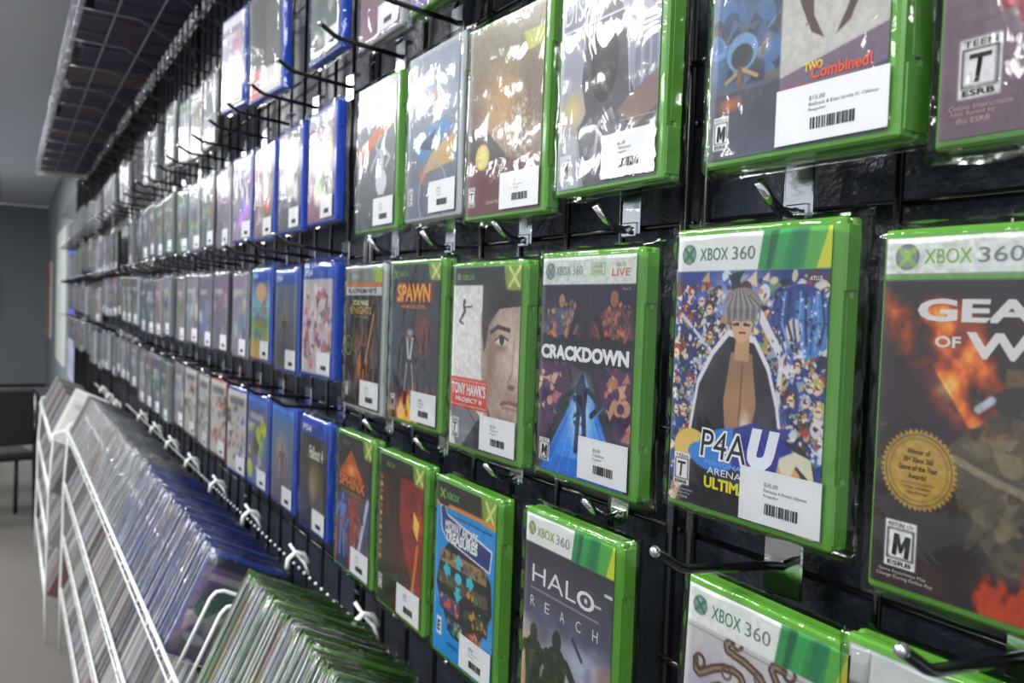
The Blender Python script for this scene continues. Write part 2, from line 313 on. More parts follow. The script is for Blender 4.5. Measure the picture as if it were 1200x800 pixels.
def cv_arena():
    p = Paint(180, (.20, .28, .62)); L = []
    p.put(p.noise(5, 3, 2), (.12, .16, .42)); p.ell(.45, .34, .35, .2, (.72, .80, .96), soft=.9)
    pal = ((.93, .90, .84), (.12, .12, .20), (.85, .72, .45), (.25, .38, .75), (.66, .24, .20), (.62, .66, .78), (.16, .16, .22), (.95, .86, .72), (.35, .20, .16), (.45, .60, .40), (.10, .11, .16), (.92, .92, .96), (.80, .60, .25))
    p.blobs(420, (0, .22, 1, 1.42), pal, .034, 21, .9); p.blobs(900, (0, .26, 1, 1.42), pal, .014, 22, .9)
    q = np.random.RandomState(4)
    for i in range(60):                                     # small anonymous heads in the crowd
        x = q.rand(); y = .34+q.rand()*.9
        if .33 < x < .66 and y > .3: continue
        r = .016+q.rand()*.016; p.ell(x, y-r*.3, r*1.25, r*1.2, ((.75, .70, .35), (.35, .2, .15), (.15, .17, .3), (.7, .72, .8), (.65, .18, .15), (.3, .45, .75))[q.randint(6)]); p.ell(x, y+r*.2, r*.75, r*.85, (.93, .82, .70)); p.line([(x-r*.4, y+r*.1), (x+r*.4, y+r*.1)], .006, (.2, .12, .12))
    p.line([(.05, .42), (.3, .62)], .02, (.80, .84, .95)); p.line([(.55, .34), (.74, .60)], .045, (.90, .90, .92)); p.line([(.75, .55), (.72, .95)], .03, (.88, .86, .84))
    p.ell(.84, .40, .17, .14, (.16, .25, .55)); p.poly([(.8, .34), (.98, .3), (1, .55), (.88, .62)], (.30, .52, .78)); p.ell(.81, .48, .05, .06, (.90, .82, .76))
    for k in range(9): p.line([(.72+.03*k, .30), (.70+.035*k, .44), (.76+.025*k, .58-.02*(k % 3))], .014, ((.20, .34, .62), (.45, .62, .84), (.14, .18, .34))[k % 3])
    p.blobs(260, (0, .28, .34, 1.1), ((.08, .08, .12), (.95, .95, .95), (.25, .3, .5)), .008, 41); p.blobs(260, (.66, .30, 1, 1.1), ((.08, .08, .12), (.95, .95, .95), (.25, .3, .5)), .008, 42)
    out = [(.40, .52), (.30, .62), (.20, .78), (.15, 1.05), (.13, 1.3), (.80, 1.3), (.76, 1.05), (.72, .85), (.66, .68), (.57, .55)]
    p.poly([((x-.47)*1.06+.47, (y-.9)*1.04+.88) for x, y in out], (.92, .92, .96)); p.poly(out, (.11, .10, .13), 1, .8+.3*p.noise(8, 2, 4))
    p.poly([(.42, .60), (.56, .60), (.60, .85), (.56, 1.02), (.40, 1.02), (.38, .85)], (.70, .53, .38), 1, .75+.3*p.noise(6, 2, 9)); p.line([(.5, .66), (.49, .98)], .012, (.50, .35, .24))
    p.poly([(.45, .50), (.54, .50), (.54, .64), (.44, .64)], (.78, .62, .48)); p.ell(.485, .45, .07, .10, (.86, .70, .55)); p.ell(.48, .36, .125, .085, (.58, .55, .54)); p.poly([(.36, .38), (.60, .38), (.56, .45), (.48, .41), (.40, .46)], (.50, .47, .47))
    for k in range(12): p.line([(.47+.01*(k-6), .29+.002*abs(k-6)**1.5), (.37+.021*k, .37), (.375+.02*k, .42+.012*(k % 3))], .007, ((.70, .68, .67), (.38, .36, .37))[k % 2]); p.line([(.43, .462), (.46, .458)], .01, (.15, .12, .12)); p.line([(.50, .458), (.53, .462)], .01, (.15, .12, .12)); p.line([(.47, .50), (.505, .50)], .006, (.45, .25, .2))
    p.ell(.53, .98, .05, .12, (.95, .95, .85), soft=.9); p.ell(.16, 1.12, .13, .10, (.90, .78, .42)); p.ell(.82, 1.16, .15, .16, (.13, .13, .16)); p.ell(.80, 1.20, .10, .10, (.87, .66, .42)); p.poly([(.68, 1.1), (.78, 1.02), (.94, 1.06), (.97, 1.18), (.86, 1.1), (.80, 1.2), (.76, 1.12)], (.88, .86, .76))
    p.ell(.42, 1.10, .24, .115, (.20, .52, .85), -.25); p.poly([(.46, .98), (.60, .93), (.66, .96), (.83, .93), (.78, 1.0), (.84, 1.04), (.76, 1.08), (.74, 1.17), (.60, 1.21), (.45, 1.17)], (.16, .20, .58)); p.rect(.1, 1.18, .8, 1.42, (.10, .10, .13)); p.ell(.3, 1.15, .16, .07, (.20, .52, .85), .1)
    L += [('P4A', .225, 1.0, .56, 1.16, (.97, .97, .97), .06, .1), ('P4A', .235, 1.01, .55, 1.15, (.05, .05, .07), .0, .1), ('U', .56, .96, .76, 1.16, (.94, .95, .98), .09, .25)]
    L += [('PERSONA', .27, 1.165, .53, 1.19, (.4, .65, .95), .03, 0), ('ARENA', .29, 1.20, .53, 1.235, (.93, .93, .95), 0, 0), ('ULTIMAX', .27, 1.25, .64, 1.31, (.93, .88, .15), .04, 0)]
    rating(p, L, .035, 1.16, .12, .17, 'T'); L += [('Online Interactions', .02, 1.345, .19, 1.358, (.8, .8, .8), 0, 0), ('Not Rated by', .04, 1.365, .17, 1.378, (.8, .8, .8), 0, 0), ('the ESRB', .05, 1.385, .15, 1.398, (.8, .8, .8), 0, 0)]
    L.append(('ATLUS', .89, .225, .96, .245, (.9, .9, .95), .02, 0))
    hd360(p, .19, .60); ball_logo(p, .085, .10, .052, (.13, .50, .32)); L += [('XBOX', .17, .07, .37, .135, (.25, .52, .42), -.004, 0), ('360', .40, .07, .55, .135, (.45, .52, .52), -.004, 0)]
    return p, L
def cv_crack():
    p = Paint(150, (.13, .12, .22)); L = []; c = p
    p.grad((.12, .10, .22), (.28, .16, .30), .18, .62); p.put(p.noise(8, 3, 3)*.5, (.10, .10, .16))
    p.ell(.22, .50, .26, .16, (.92, .50, .25), soft=.8); p.ell(.78, .50, .26, .18, (.86, .30, .20), soft=.8)
    p.figure(.24, .24, .55, (.30, .34, .46), arm=.35, edge=(.7, .55, .5)); p.figure(.80, .22, .6, (.42, .26, .26), arm=.2, edge=(.8, .5, .4)); p.blobs(60, (.08, .30, .40, .55), ((.5, .42, .4), (.2, .22, .34), (.8, .6, .45)), .02, 51, .8); p.blobs(60, (.62, .30, .95, .55), ((.6, .35, .32), (.2, .14, .2), (.8, .5, .4)), .02, 52, .8); p.ell(.24, .285, .035, .045, (.70, .52, .38)); p.ell(.80, .27, .04, .05, (.62, .42, .30))
    for i in range(14): p.rect(i/14, .50+.04*((i*7) % 5)/5, (i+1)/14, .62, (.10, .09, .14))
    p.rect(0, .70, 1, 1.42, (.42, .20, .38)); p.put(((p.Y > .70)*p.noise(7, 3, 6)), (.20, .14, .26)); p.blobs(30, (0, .74, .3, 1.0), ((.75, .45, .5), (.3, .2, .4), (.9, .7, .6)), .035, 3); p.blobs(30, (.72, .74, 1, 1.1), ((.75, .5, .4), (.25, .18, .3), (.85, .65, .5)), .04, 5)
    p.poly([(.48, .66), (.56, .66), (1.06, 1.42), (-.06, 1.42)], (.16, .16, .18)); p.poly([(.52, .74), (.96, 1.42), (.04, 1.42)], (.16, .45, .84)); p.poly([(.52, .80), (.80, 1.30), (.22, 1.30)], (.30, .62, .92), .8); p.ell(.5, .98, .17, .30, (.86, .95, 1), soft=.9)
    for i in range(9): p.line([(.52, .80), (.02+.115*i, 1.42)], .008, (.65, .82, .98), .45)
    p.ring(.52, .53, .17, .05, (.09, .09, .12)); p.poly([(.495, .17), (.545, .17), (.56, .72), (.48, .72)], (.10, .10, .14)); p.rect(0, .555, 1, .685, (.11, .11, .15))
    p.figure(.50, .74, .52, (.10, .14, .24), arm=.55, edge=(.45, .68, .92)); p.ell(.49, .83, .05, .06, (.15, .20, .35)); p.line([(.38, .80), (.33, .68), (.34, .60)], .035, (.12, .14, .22)); p.blobs(14, (.42, .82, .58, 1.15), ((.05, .06, .10), (.22, .28, .42)), .02, 8)
    L.append(('CRACKDOWN', .015, .575, .965, .672, (.95, .95, .96), .055, 0)); rating(p, L, .03, 1.21, .12, .15, 'M')
    p.rect(0, 0, 1, .18, (.86, .88, .85)); ball_logo(p, .09, .09, .055, (.45, .52, .50)); L += [('XBOX', .16, .06, .33, .12, (.55, .60, .58), 0, 0), ('360', .35, .06, .46, .12, (.58, .62, .62), 0, 0)]
    p.rect(.55, .045, .70, .125, (.62, .74, .55)); p.rect(.562, .055, .688, .115, (.86, .89, .84)); L += [('ONLINE', .575, .06, .675, .08, (.5, .64, .4), 0, 0), ('ENABLED', .575, .088, .675, .108, (.5, .64, .4), 0, 0), ('XBOX', .80, .05, .90, .075, (.6, .72, .5), 0, 0), ('LIVE', .77, .085, .94, .13, (.90, .42, .28), 0, 0)]
    L.append(('Mature 17+', .88, .20, .96, .215, (.7, .7, .75), 0, 0))
    return p.grain(.1), L
def cv_skate():
    p = Paint(130, (.90, .89, .88)); L = []
    p.poly([(.52, .14), (1, .14), (1, 1.42), (.62, 1.42), (.52, 1.1), (.50, .95), (.47, .80), (.46, .60), (.44, .40)], (.74, .64, .58)); m = (p.X > .42)
    p.poly([(.46, .12), (1, .12), (1, .30), (.72, .32), (.58, .42), (.53, .62), (.50, .66), (.46, .45)], (.17, .14, .13))
    p.ell(.60, .74, .12, .45, (.50, .40, .34), soft=.9, a=.7); p.ell(.86, .60, .18, .30, (.86, .76, .70), soft=.9, a=.8)
    p.line([(.60, .50), (.70, .455), (.86, .475)], .032, (.25, .19, .17)); p.ell(.75, .555, .085, .035, (.90, .87, .85)); p.ell(.76, .553, .034, .036, (.12, .11, .12)); p.line([(.66, .56), (.75, .515), (.85, .55)], .014, (.18, .13, .12)); p.ell(.76, .61, .10, .03, (.55, .43, .37), soft=.9, a=.7)
    p.line([(.93, .55), (.92, .78), (.86, .86)], .02, (.60, .46, .40), .8); p.ell(.91, .89, .07, .028, (.42, .30, .26), soft=.6); p.line([(.78, 1.02), (.88, 1.0), (1, 1.01)], .03, (.50, .30, .27)); p.line([(.80, 1.045), (1, 1.05)], .02, (.66, .44, .40))
    p.ell(.80, 1.20, .25, .16, (.48, .40, .36), soft=.9, a=.8); p.poly([(.58, 1.05), (.70, 1.24), (1, 1.32), (1, 1.42), (.6, 1.42)], (.30, .26, .24), .8)
    for k in range(14): p.line([(.50+.035*k, .13), (.47+.02*k, .30+.01*(k % 4)), (.50+.004*k, .46)], .006, (.30, .24, .21), .5)
    p.ell(.74, .62, .16, .05, (.58, .45, .39), soft=.9, a=.6); p.ell(.70, .92, .10, .22, (.66, .55, .49), soft=.95, a=.8); p.ell(.97, .70, .07, .22, (.93, .85, .80), soft=.9, a=.7); p.ell(.88, .96, .16, .06, (.60, .47, .42), soft=.9, a=.6)
    p.poly([(0, .98), (.30, 1.05), (.66, 1.26), (.66, 1.42), (.1, 1.42), (0, 1.15)], (.52, .53, .55)); p.poly([(.20, 1.42), (.45, 1.18), (.68, 1.30), (.68, 1.42)], (.23, .23, .24)); p.line([(.02, .92), (.45, 1.24)], .012, (.35, .35, .36))
    p.line([(.17, .30), (.19, .35), (.15, .39)], .03, (.10, .10, .11)); p.line([(.18, .32), (.30, .31)], .012, (.10, .10, .11)); p.ell(.18, .275, .02, .022, (.10, .10, .11)); p.line([(.11, .43), (.17, .45)], .016, (.1, .1, .11)); p.line([(.15, .39), (.11, .43)], .02, (.10, .10, .11))
    p.rect(0, .875, .575, 1.115, (.82, .28, .20)); p.rect(.01, .895, .565, .90, WH); p.rect(.01, 1.09, .565, 1.095, WH)
    L += [("TONY HAWK'S", .02, .915, .555, 1.01, WH, .03, 0), ('PROJECT 8', .09, 1.03, .50, 1.075, WH, .02, 0)]
    hdx(p, .145, (.17, .18, .18)); ball_logo(p, .08, .08, .03, (.45, .6, .3)); L.append(('XBOX', .13, .06, .34, .105, (.50, .66, .32), .02, 0)); rating(p, L, .03, 1.20, .12, .16, 'T')
    return p.grain(.10, 30), L
def cv_spawn():
    p = Paint(120, (.10, .11, .14)); L = []
    p.put(p.noise(7, 4, 3)*.8, (.24, .28, .34)); p.put(np.clip(.5-p.X, 0, 1)*.5, (.14, .26, .36)); p.ell(.65, .62, .3, .3, (.48, .20, .14), soft=.9)
    flames(p, ((.26, (.55, .18, .06)), (.36, (.88, .45, .12)), (.44, (.98, .80, .35))), np.clip((p.Y-.65)*1.5, 0, 1)*np.clip(1.25-np.abs(p.X-.42)*1.8, 0, 1), 8, 6)
    for i in range(6): p.line([(.42, .7), (.1+.15*i, 1.0+.05*(i % 2))], .012, (.20, .18, .18))
    p.figure(.42, .50, .78, (.12, .11, .12), arm=.35, edge=(.55, .35, .25)); p.poly([(.34, .66), (.50, .66), (.46, .86), (.38, .86)], (.72, .74, .78)); p.line([(.37, .9), (.33, 1.15)], .022, (.65, .66, .7)); p.line([(.47, .9), (.52, 1.15)], .022, (.65, .66, .7)); p.poly([(.38, .62), (.46, .62), (.42, .84)], (.08, .08, .1))
    p.blobs(40, (.05, .5, .95, 1.3), ((.35, .14, .08), (.12, .10, .12), (.65, .32, .14), (.22, .24, .30)), .035, 61, .6); p.ell(.42, .62, .10, .05, (.62, .64, .68), soft=.7)
    p.ell(.42, .26, .38, .14, (.10, .06, .05))
    L += [('SPAWN', .10, .165, .84, .355, (.60, .16, .06), .09, 0), ('SPAWN', .13, .18, .81, .34, (.96, .68, .20), .03, 0), ('ARMAGEDDON', .22, .365, .72, .40, (.85, .5, .25), .02, 0)]
    hdx(p, .12, (.15, .17, .19)); p.line([(.06, .06), (.12, .12)], .02, (.45, .7, .3)); p.line([(.12, .06), (.06, .12)], .02, (.45, .7, .3)); L.append(('XBOX', .15, .065, .36, .11, (.42, .62, .36), .02, 0)); rating(p, L, .03, 1.20, .10, .15, 'M')
    return p.grain(.12), L
def cv_knights():
    p = Paint(110, (.13, .11, .09)); L = []
    p.put(p.noise(8, 3, 5)*.8, (.25, .21, .17)); p.ell(.50, .92, .35, .38, (.72, .36, .12), soft=.95); p.ell(.52, 1.02, .18, .2, (.95, .62, .25), soft=.95)
    p.figure(.55, .66, .72, (.20, .13, .08), arm=.3); p.figure(.27, .86, .42, (.18, .11, .07), arm=.2); p.line([(.60, .95), (.80, .46)], .028, (.92, .62, .42)); p.ell(.42, .60, .10, .10, (.35, .22, .16), soft=.9)
    p.ring(.10, .80, .10, .014, (.62, .72, .22)); p.ell(.10, .80, .085, .085, (.18, .20, .12)); L += [('GAME OF', .045, .77, .155, .79, (.7, .75, .35), 0, 0), ('THE YEAR', .045, .80, .155, .82, (.7, .75, .35), 0, 0)]
    p.rect(0, 0, 1, .14, (.52, .53, .52)); p.poly([(.76, 0), (1, 0), (1, .15), (.8, .15)], (.66, .76, .30)); p.rect(0, .14, 1, .185, (.82, .48, .24)); p.rect(0, .185, 1, .27, (.80, .82, .82)); p.line([(.06, .05), (.13, .11)], .02, (.35, .6, .3)); p.line([(.13, .05), (.06, .11)], .02, (.35, .6, .3))
    L += [('XBOX', .16, .055, .36, .10, (.80, .84, .80), .02, 0), ('PLATINUM HITS', .06, .20, .86, .25, (.36, .38, .38), .02, 0), ('STAR WARS', .22, .32, .66, .375, (.90, .88, .70), .03, 0), ('KNIGHTS', .14, .385, .74, .465, (.80, .66, .36), .02, 0), ('OF THE OLD REPUBLIC', .26, .48, .66, .505, (.7, .58, .36), 0, 0)]
    rating(p, L, .03, 1.19, .10, .14, 'T'); return p.grain(.12), L
def cv_reach():
    p = Paint(150, (.25, .24, .26)); L = []
    p.grad((.24, .23, .25), (.36, .37, .46), .16, .70); p.grad((.36, .37, .46), (.78, .70, .58), .70, 1.2); p.grad((.78, .70, .58), (.7, .62, .5), 1.2, 1.42)
    n = p.noise(4, 4, 9, 1, 1.6); p.put(np.clip(n*3-1.25, 0, 1)*np.clip((p.Y-.55)*3, 0, 1), (.74, .76, .86)); p.put(np.clip((1-p.noise(5, 4, 19))*2-1.0, 0, 1)*np.clip((p.Y-.4)*3, 0, 1)*.8, (.24, .24, .32))
    p.ell(.98, 1.0, .22, .3, (.95, .70, .42), soft=.95, a=.8); p.ell(.0, .98, .2, .3, (.92, .70, .38), soft=.95, a=.7)
    for cx, cy, h, k in ((.14, .74, .85, .2), (.42, .70, .95, .32), (.62, 1.0, .7, .2), (.30, 1.0, .7, .2), (.8, 1.05, .6, .3)):
        g = (.17, .23, .15) if k < .3 else (.15, .20, .16); p.figure(cx, cy, h, g, arm=.30, edge=(.42, .44, .32)); p.ell(cx, cy+.22*h, .12*h, .10*h, g); p.blobs(9, (cx-.1*h, cy+.12*h, cx+.1*h, cy+.5*h), ((.28, .36, .22), (.10, .13, .09)), .03, int(cx*90), .7)
    p.line([(.60, .70), (.70, .80)], .03, (.20, .22, .32)); p.line([(.92, .315), (.985, .315)], .018, WH)
    L += [('HAL', .10, .34, .62, .46, (.93, .93, .93), -.004, 0), ('O', .63, .35, .82, .47, (.93, .93, .93), .02, 0), ]
    p.line([(.08, .505), (.86, .505)], .006, (.85, .85, .85)); p.line([(.80, .41), (.88, .41)], .012, WH); p.ell(.725, .41, .016, .016, WH)
    for i, ch in enumerate('REACH'): L.append((ch, .09+i*.18, .56, .145+i*.18, .63, (.90, .90, .92), -.004, 0))
    hd360(p, .20, .58); ball_logo(p, .075, .10, .045, (.72, .74, .25)); L += [('XBOX', .14, .075, .35, .14, (.60, .68, .28), 0, 0), ('360', .37, .075, .53, .14, (.62, .63, .58), 0, 0)]
    return p, L
def cv_arcade():
    p = Paint(140, (.16, .58, .86)); L = []
    p.poly([(.10, .60), (.30, .42), (.70, .42), (.95, .62), (.98, .85), (.72, 1.25), (.30, 1.22), (.03, .86)], (.12, .11, .13)); q = np.random.RandomState(3)
    for x0, y0, x1, y1, pal in ((.10, .55, .88, .66, ((.4, .38, .36), (.18, .16, .2), (.65, .5, .3))), (.06, .74, .9, .84, ((.92, .62, .2), (.2, .5, .3), (.35, .3, .25))), (.10, .92, .46, 1.05, ((.85, .35, .2), (.9, .7, .25), (.3, .25, .45))), (.52, .92, .92, 1.05, ((.75, .62, .2), (.25, .35, .2), (.15, .15, .2))), (.25, 1.08, .52, 1.2, ((.25, .6, .45), (.8, .7, .3), (.2, .2, .4))), (.55, 1.08, .82, 1.2, ((.75, .2, .25), (.85, .5, .4), (.25, .1, .15)))):
        p.rect(x0, y0, x1, y1, pal[2]); p.blobs(26, (x0+.02, y0+.02, x1-.02, y1-.02), pal, .03, q.randint(99))
    for cx, cy, a in ((.42, .60, 0), (.42, .86, math.pi), (.22, .71, -math.pi/2), (.62, .71, math.pi/2)):
        R = lambda x, y: (cx+x*math.cos(a)-y*math.sin(a), cy+x*math.sin(a)+y*math.cos(a))
        p.poly([R(0, -.07), R(.08, .01), R(.035, .01), R(.035, .06), R(-.035, .06), R(-.035, .01), R(-.08, .01)], (.25, .78, .86))
    p.ell(.42, .73, .06, .045, (.30, .80, .88))
    p.poly([(.06, .20), (.14, .17), (.20, .25), (.96, .37), (.93, .55), (.2, .47), (.10, .40)], (.93, .94, .96)); p.poly([(.075, .215), (.14, .19), (.20, .265), (.94, .385), (.915, .535), (.2, .455), (.115, .39)], (.14, .22, .50))
    L += [('MIDWAY ARCADE', .17, .30, .73, .385, WH, .03, 0), ('TREASURES', .17, .38, .73, .47, WH, .05, 0), ('more than 20 classic games', .30, .235, .95, .265, (.10, .16, .3), 0, 0), ('MIDWAY', .26, 1.29, .46, 1.32, (.1, .2, .4), 0, 0)]
    p.rect(0, 0, 1, .17, (.20, .20, .19)); hdx(p, .17, (.20, .20, .19)); p.line([(.06, .065), (.14, .13)], .022, (.55, .72, .3)); p.line([(.14, .06), (.06, .135)], .022, (.55, .72, .3)); L.append(('XBOX', .17, .07, .41, .125, (.48, .66, .38), .03, 0))
    p.rect(0, .165, 1, .20, (.90, .58, .25)); p.ell(.12, .175, .10, .02, (.15, .1, .08)); p.rect(.06, 1.13, .15, 1.28, WH); L.append(('E', .075, 1.16, .135, 1.25, (.08, .08, .08), .03, .1)); p.grain(.05)
    return p, L
def cv_red():
    p = Paint(110, (.16, .11, .10)); L = []
    p.put(np.clip(p.noise(6, 4, 2)*2-.8, 0, 1)*np.clip(p.X*1.6, .2, 1), (.72, .18, .12)); p.poly([(.5, .15), (1, .15), (1, 1.2), (.75, 1.0), (.5, .6)], (.74, .20, .14), .75, .6+.6*p.noise(7, 3, 3))
    for i in range(7): p.line([(.45+.07*i, .16), (.7+.02*i, .45), (.98, .5+.1*i)], .008, (.35, .08, .07)); p.line([(.05+.05*i, .18), (.2, .35+.05*i)], .008, (.4, .10, .08))
    p.poly([(.80, .40), (.93, .48), (.90, .66), (.80, .56)], (.92, .78, .36)); p.line([(.9, .7), (.8, 1.2)], .05, (.85, .5, .2)); p.put(np.clip((p.Y-.75)*3, 0, 1)*np.clip(.8-p.X, 0, 1)*p.noise(8, 3, 7)*1.6, (.18, .34, .16)); flames(p, ((.32, (.80, .30, .12)), (.42, (.95, .60, .2))), np.clip((p.Y-.9)*2, 0, 1)*np.clip(p.X*1.4, 0, 1), 6, 8)
    for i in range(12): p.rect(.02, .20+i*.07, .075, .245+i*.07, (.80, .62, .35) if i % 2 else (.70, .30, .18))
    p.rect(0, 0, 1, .13, (.17, .17, .16)); hdx(p, .13, (.17, .17, .16)); L.append(('XBOX', .15, .055, .36, .10, (.42, .6, .35), .02, 0)); rating(p, L, .02, 1.16, .10, .14, 'T'); return p.grain(.15), L
def cv_sphinx():
    p = Paint(100, (.17, .16, .18)); L = []
    p.put(p.noise(6, 3, 4)*.8, (.24, .20, .18)); p.poly([(.42, .14), (.80, .44), (.05, .44)], (.86, .42, .18), .95, .6+.6*p.noise(9, 3, 3)); p.ell(.43, .36, .16, .10, (.97, .68, .35), soft=.9)
    p.grad((.17, .24, .40), (.22, .20, .32), .62, 1.42); p.put((p.Y > .6)*np.clip(p.noise(6, 3, 8)*2-.8, 0, 1), (.62, .30, .22)); p.figure(.2, .62, .7, (.35, .50, .80), arm=.3); p.figure(.52, .60, .8, (.62, .22, .18), arm=.35); p.line([(.70, 1.15), (.92, .60)], .07, (.72, .80, .92)); p.blobs(24, (.05, .7, .8, 1.2), ((.8, .5, .3), (.2, .3, .6), (.4, .15, .12)), .04, 8, .7)
    L += [('SPHINX', .06, .42, .86, .56, (.20, .10, .08), .08, 0), ('SPHINX', .08, .43, .84, .55, (.95, .50, .25), .02, 0), ('AND THE CURSED MUMMY', .16, .58, .76, .605, (.8, .6, .35), 0, 0)]
    hdx(p, .14, (.19, .20, .20)); L.append(('XBOX', .14, .06, .38, .105, (.42, .52, .40), .02, 0)); return p.grain(.1), L
def cv_swirl():
    p = Paint(140, (.80, .79, .80)); L = []; p.ell(.15, .55, .2, .3, (.70, .66, .74), soft=.9)
    for k in range(8):
        a = k*.79; cx, cy = .46, .56; P = [(cx+(.12+.028*t)*math.cos(a+math.sin(t*.5)*.5), cy+(.12+.024*t)*math.sin(a+math.sin(t*.5)*.5)) for t in range(12)]
        p.line(P, .045, (.28, .20, .17)); p.line(P, .018, (.62, .50, .42)); p.ring(P[-1][0]+.03, P[-1][1], .035, .02, (.32, .24, .20)); p.ring(P[6][0]+.02, P[6][1]+.02, .03, .014, (.42, .33, .28))
    p.ring(.46, .56, .13, .03, (.30, .22, .20)); p.ring(.46, .56, .09, .01, (.45, .35, .3)); p.poly([(.42, .70), (.5, .50), (.58, .70), (.5, .66)], (.32, .24, .2)); p.poly([(.7, .42), (.95, .5), (.9, .72), (.75, .6)], (.30, .24, .22), .9, .5+p.noise(14, 2, 5))
    hd360(p, .20, .62); p.line([(0, .225), (1, .225)], .006, (.55, .5, .5)); ball_logo(p, .085, .10, .05, (.20, .50, .32)); L += [('XBOX', .17, .07, .37, .14, (.25, .55, .35), -.004, 0), ('360', .40, .07, .56, .14, (.50, .55, .54), -.004, 0)]
    return p.grain(.05), L
def cv_combo():
    p = Paint(160, (.22, .26, .36)); L = []
    p.rect(0, .18, .44, 1.42, (.20, .25, .36)); p.put((p.X < .44)*p.noise(8, 3, 4), (.34, .46, .62)); p.blobs(60, (.0, .7, .42, 1.12), ((.25, .42, .62), (.14, .17, .24), (.42, .34, .26), (.40, .56, .74), (.18, .24, .34)), .05, 7, .8)
    p.ell(.20, .92, .10, .09, (.40, .56, .72)); p.ell(.20, .94, .07, .06, (.16, .18, .2)); p.line([(.1, 1.05), (.2, 1.0), (.3, 1.05)], .02, (.66, .56, .38)); p.line([(.19, 1.0), (.18, 1.25)], .03, (.45, .33, .22))
    p.rect(.44, .18, 1, 1.1, (.74, .73, .71)); p.put((p.X > .44)*(p.Y < 1.1)*p.noise(9, 4, 8)*.4, (.60, .59, .58)); q = np.random.RandomState(2)
    for i in range(14): p.ell(.5+.45*q.rand(), .3+.75*q.rand(), .006, .004, (.3, .25, .24))
    for sgn in (-1, 1): p.poly([(.71+sgn*.16, .45), (.71+sgn*.17, .78), (.71+sgn*.10, .93), (.71+sgn*.03, .97), (.71+sgn*.09, .86), (.71+sgn*.10, .72), (.71+sgn*.11, .5)], (.28, .20, .18))
    p.poly([(.44, 1.10), (1, .98), (1, 1.13), (.44, 1.26)], (.42, .36, .44)); p.rect(.44, 1.24, 1, 1.42, (.34, .32, .38)); p.rect(0, 1.08, .44, 1.42, (.32, .33, .40)); p.put((p.Y > 1.1)*(p.X < .44)*p.noise(5, 3, 2), (.20, .20, .25)); p.ell(.13, 1.16, .1, .05, (.75, .4, .25), soft=.9)
    L += [('TWO', .58, 1.06, .68, 1.10, (.92, .76, .25), .04, 0), ('of the Greatest Games', .46, 1.14, .60, 1.165, (.85, .35, .25), 0, 0), ('Combined!', .62, 1.085, .93, 1.14, (.86, .33, .22), .03, 0)]
    rating(p, L, .03, 1.21, .10, .16, 'M'); hd360(p, .18, .6); return p.grain(.08), L
def cv_rose():
    p = Paint(120, (.52, .42, .48)); L = []; p.grad((.66, .58, .62), (.44, .34, .40)); q = np.random.RandomState(6)
    for i in range(60):
        x = .25+.8*q.rand(); y = .35+.95*q.rand(); r = .05+.03*q.rand()
        if x < .35 and y > 1.15: continue
        for k in range(4): p.ell(x+.01*k*(q.rand()-.5), y+.01*k*(q.rand()-.5), r*(1-.22*k), r*(1-.22*k), ((.62, .14, .20), (.80, .22, .28), (.56, .10, .18), (.84, .34, .38))[k], q.rand()*3)
    p.poly([(.35, .95), (.5, .85), (.62, 1.05), (.6, 1.3), (.42, 1.3)], (.20, .17, .22), .8); p.poly([(.62, .4), (.8, .42), (.74, .62), (.6, .6)], (.86, .82, .86)); p.ell(.55, .92, .2, .18, (.30, .20, .26), soft=.9)
    rating(p, L, .07, 1.06, .16, .22, 'T'); L += [('Online Interactions', .04, 1.30, .28, 1.32, (.85, .7, .72), 0, 0), ('Not Rated by', .05, 1.325, .22, 1.345, (.85, .7, .72), 0, 0), ('the ESRB', .07, 1.35, .2, 1.37, (.85, .7, .72), 0, 0)]; return p.grain(.08), L
def cv_hood():
    p = Paint(150, (.50, .51, .58)); L = []; p.grad((.60, .61, .68), (.42, .41, .46)); p.put(p.noise(4, 4, 3)*.5, (.74, .75, .80)); p.ell(.16, .92, .18, .16, (.80, .72, .45), soft=.9)
    for x, h in ((.78, .5), (.86, .35), (.93, .6)): p.rect(x, 1.0-h, x+.05, 1.1, (.40, .41, .48), .7)
    p.poly([(.25, 1.42), (.20, 1.1), (.30, .95), (.24, .75), (.27, .45), (.36, .28), (.50, .22), (.62, .30), (.70, .50), (.72, .80), (.80, .95), (1, .85), (1, 1.42)], (.24, .24, .27), 1, .75+.4*p.noise(8, 3, 4))
    p.line([(.24, .75), (.27, .45), (.37, .27), (.50, .21)], .012, (.66, .67, .72)); p.line([(.62, .30), (.70, .50), (.74, .9)], .012, (.66, .67, .72)); p.ell(.48, .68, .14, .24, (.12, .12, .14)); p.ell(.47, .72, .09, .16, (.22, .21, .20), soft=.8)
    p.poly([(.62, 1.0), (.75, .92), (1, .82), (1, 1.02), (.80, 1.12)], (.48, .38, .36)); p.line([(.40, 1.3), (.44, 1.05), (.56, .98), (.62, 1.1)], .03, (.60, .60, .64)); p.blobs(24, (.25, 1.0, .7, 1.35), ((.38, .38, .42), (.16, .16, .18), (.55, .55, .6)), .05, 4, .6); p.poly([(.05, 1.42), (.1, 1.05), (.22, 1.1), (.3, 1.42)], (.70, .72, .74), .6)
    p.poly([(.02, .30), (.78, .14), (.78, .30), (.03, .44)], (.40, .41, .48), .8); L += [('DISHONORED', .04, .20, .97, .36, (.90, .90, .92), .0, 0)]; p.line([(.02, .40), (.7, .40)], .01, (.85, .85, .88)); p.line([(.03, .175), (.95, .175)], .008, (.85, .85, .88))
    hd360(p, .13, .6); rating(p, L, .03, 1.20, .12, .16, 'M'); L.append(('the award winning', .66, 1.06, .98, 1.075, (.8, .8, .8), 0, 0)); return p, L
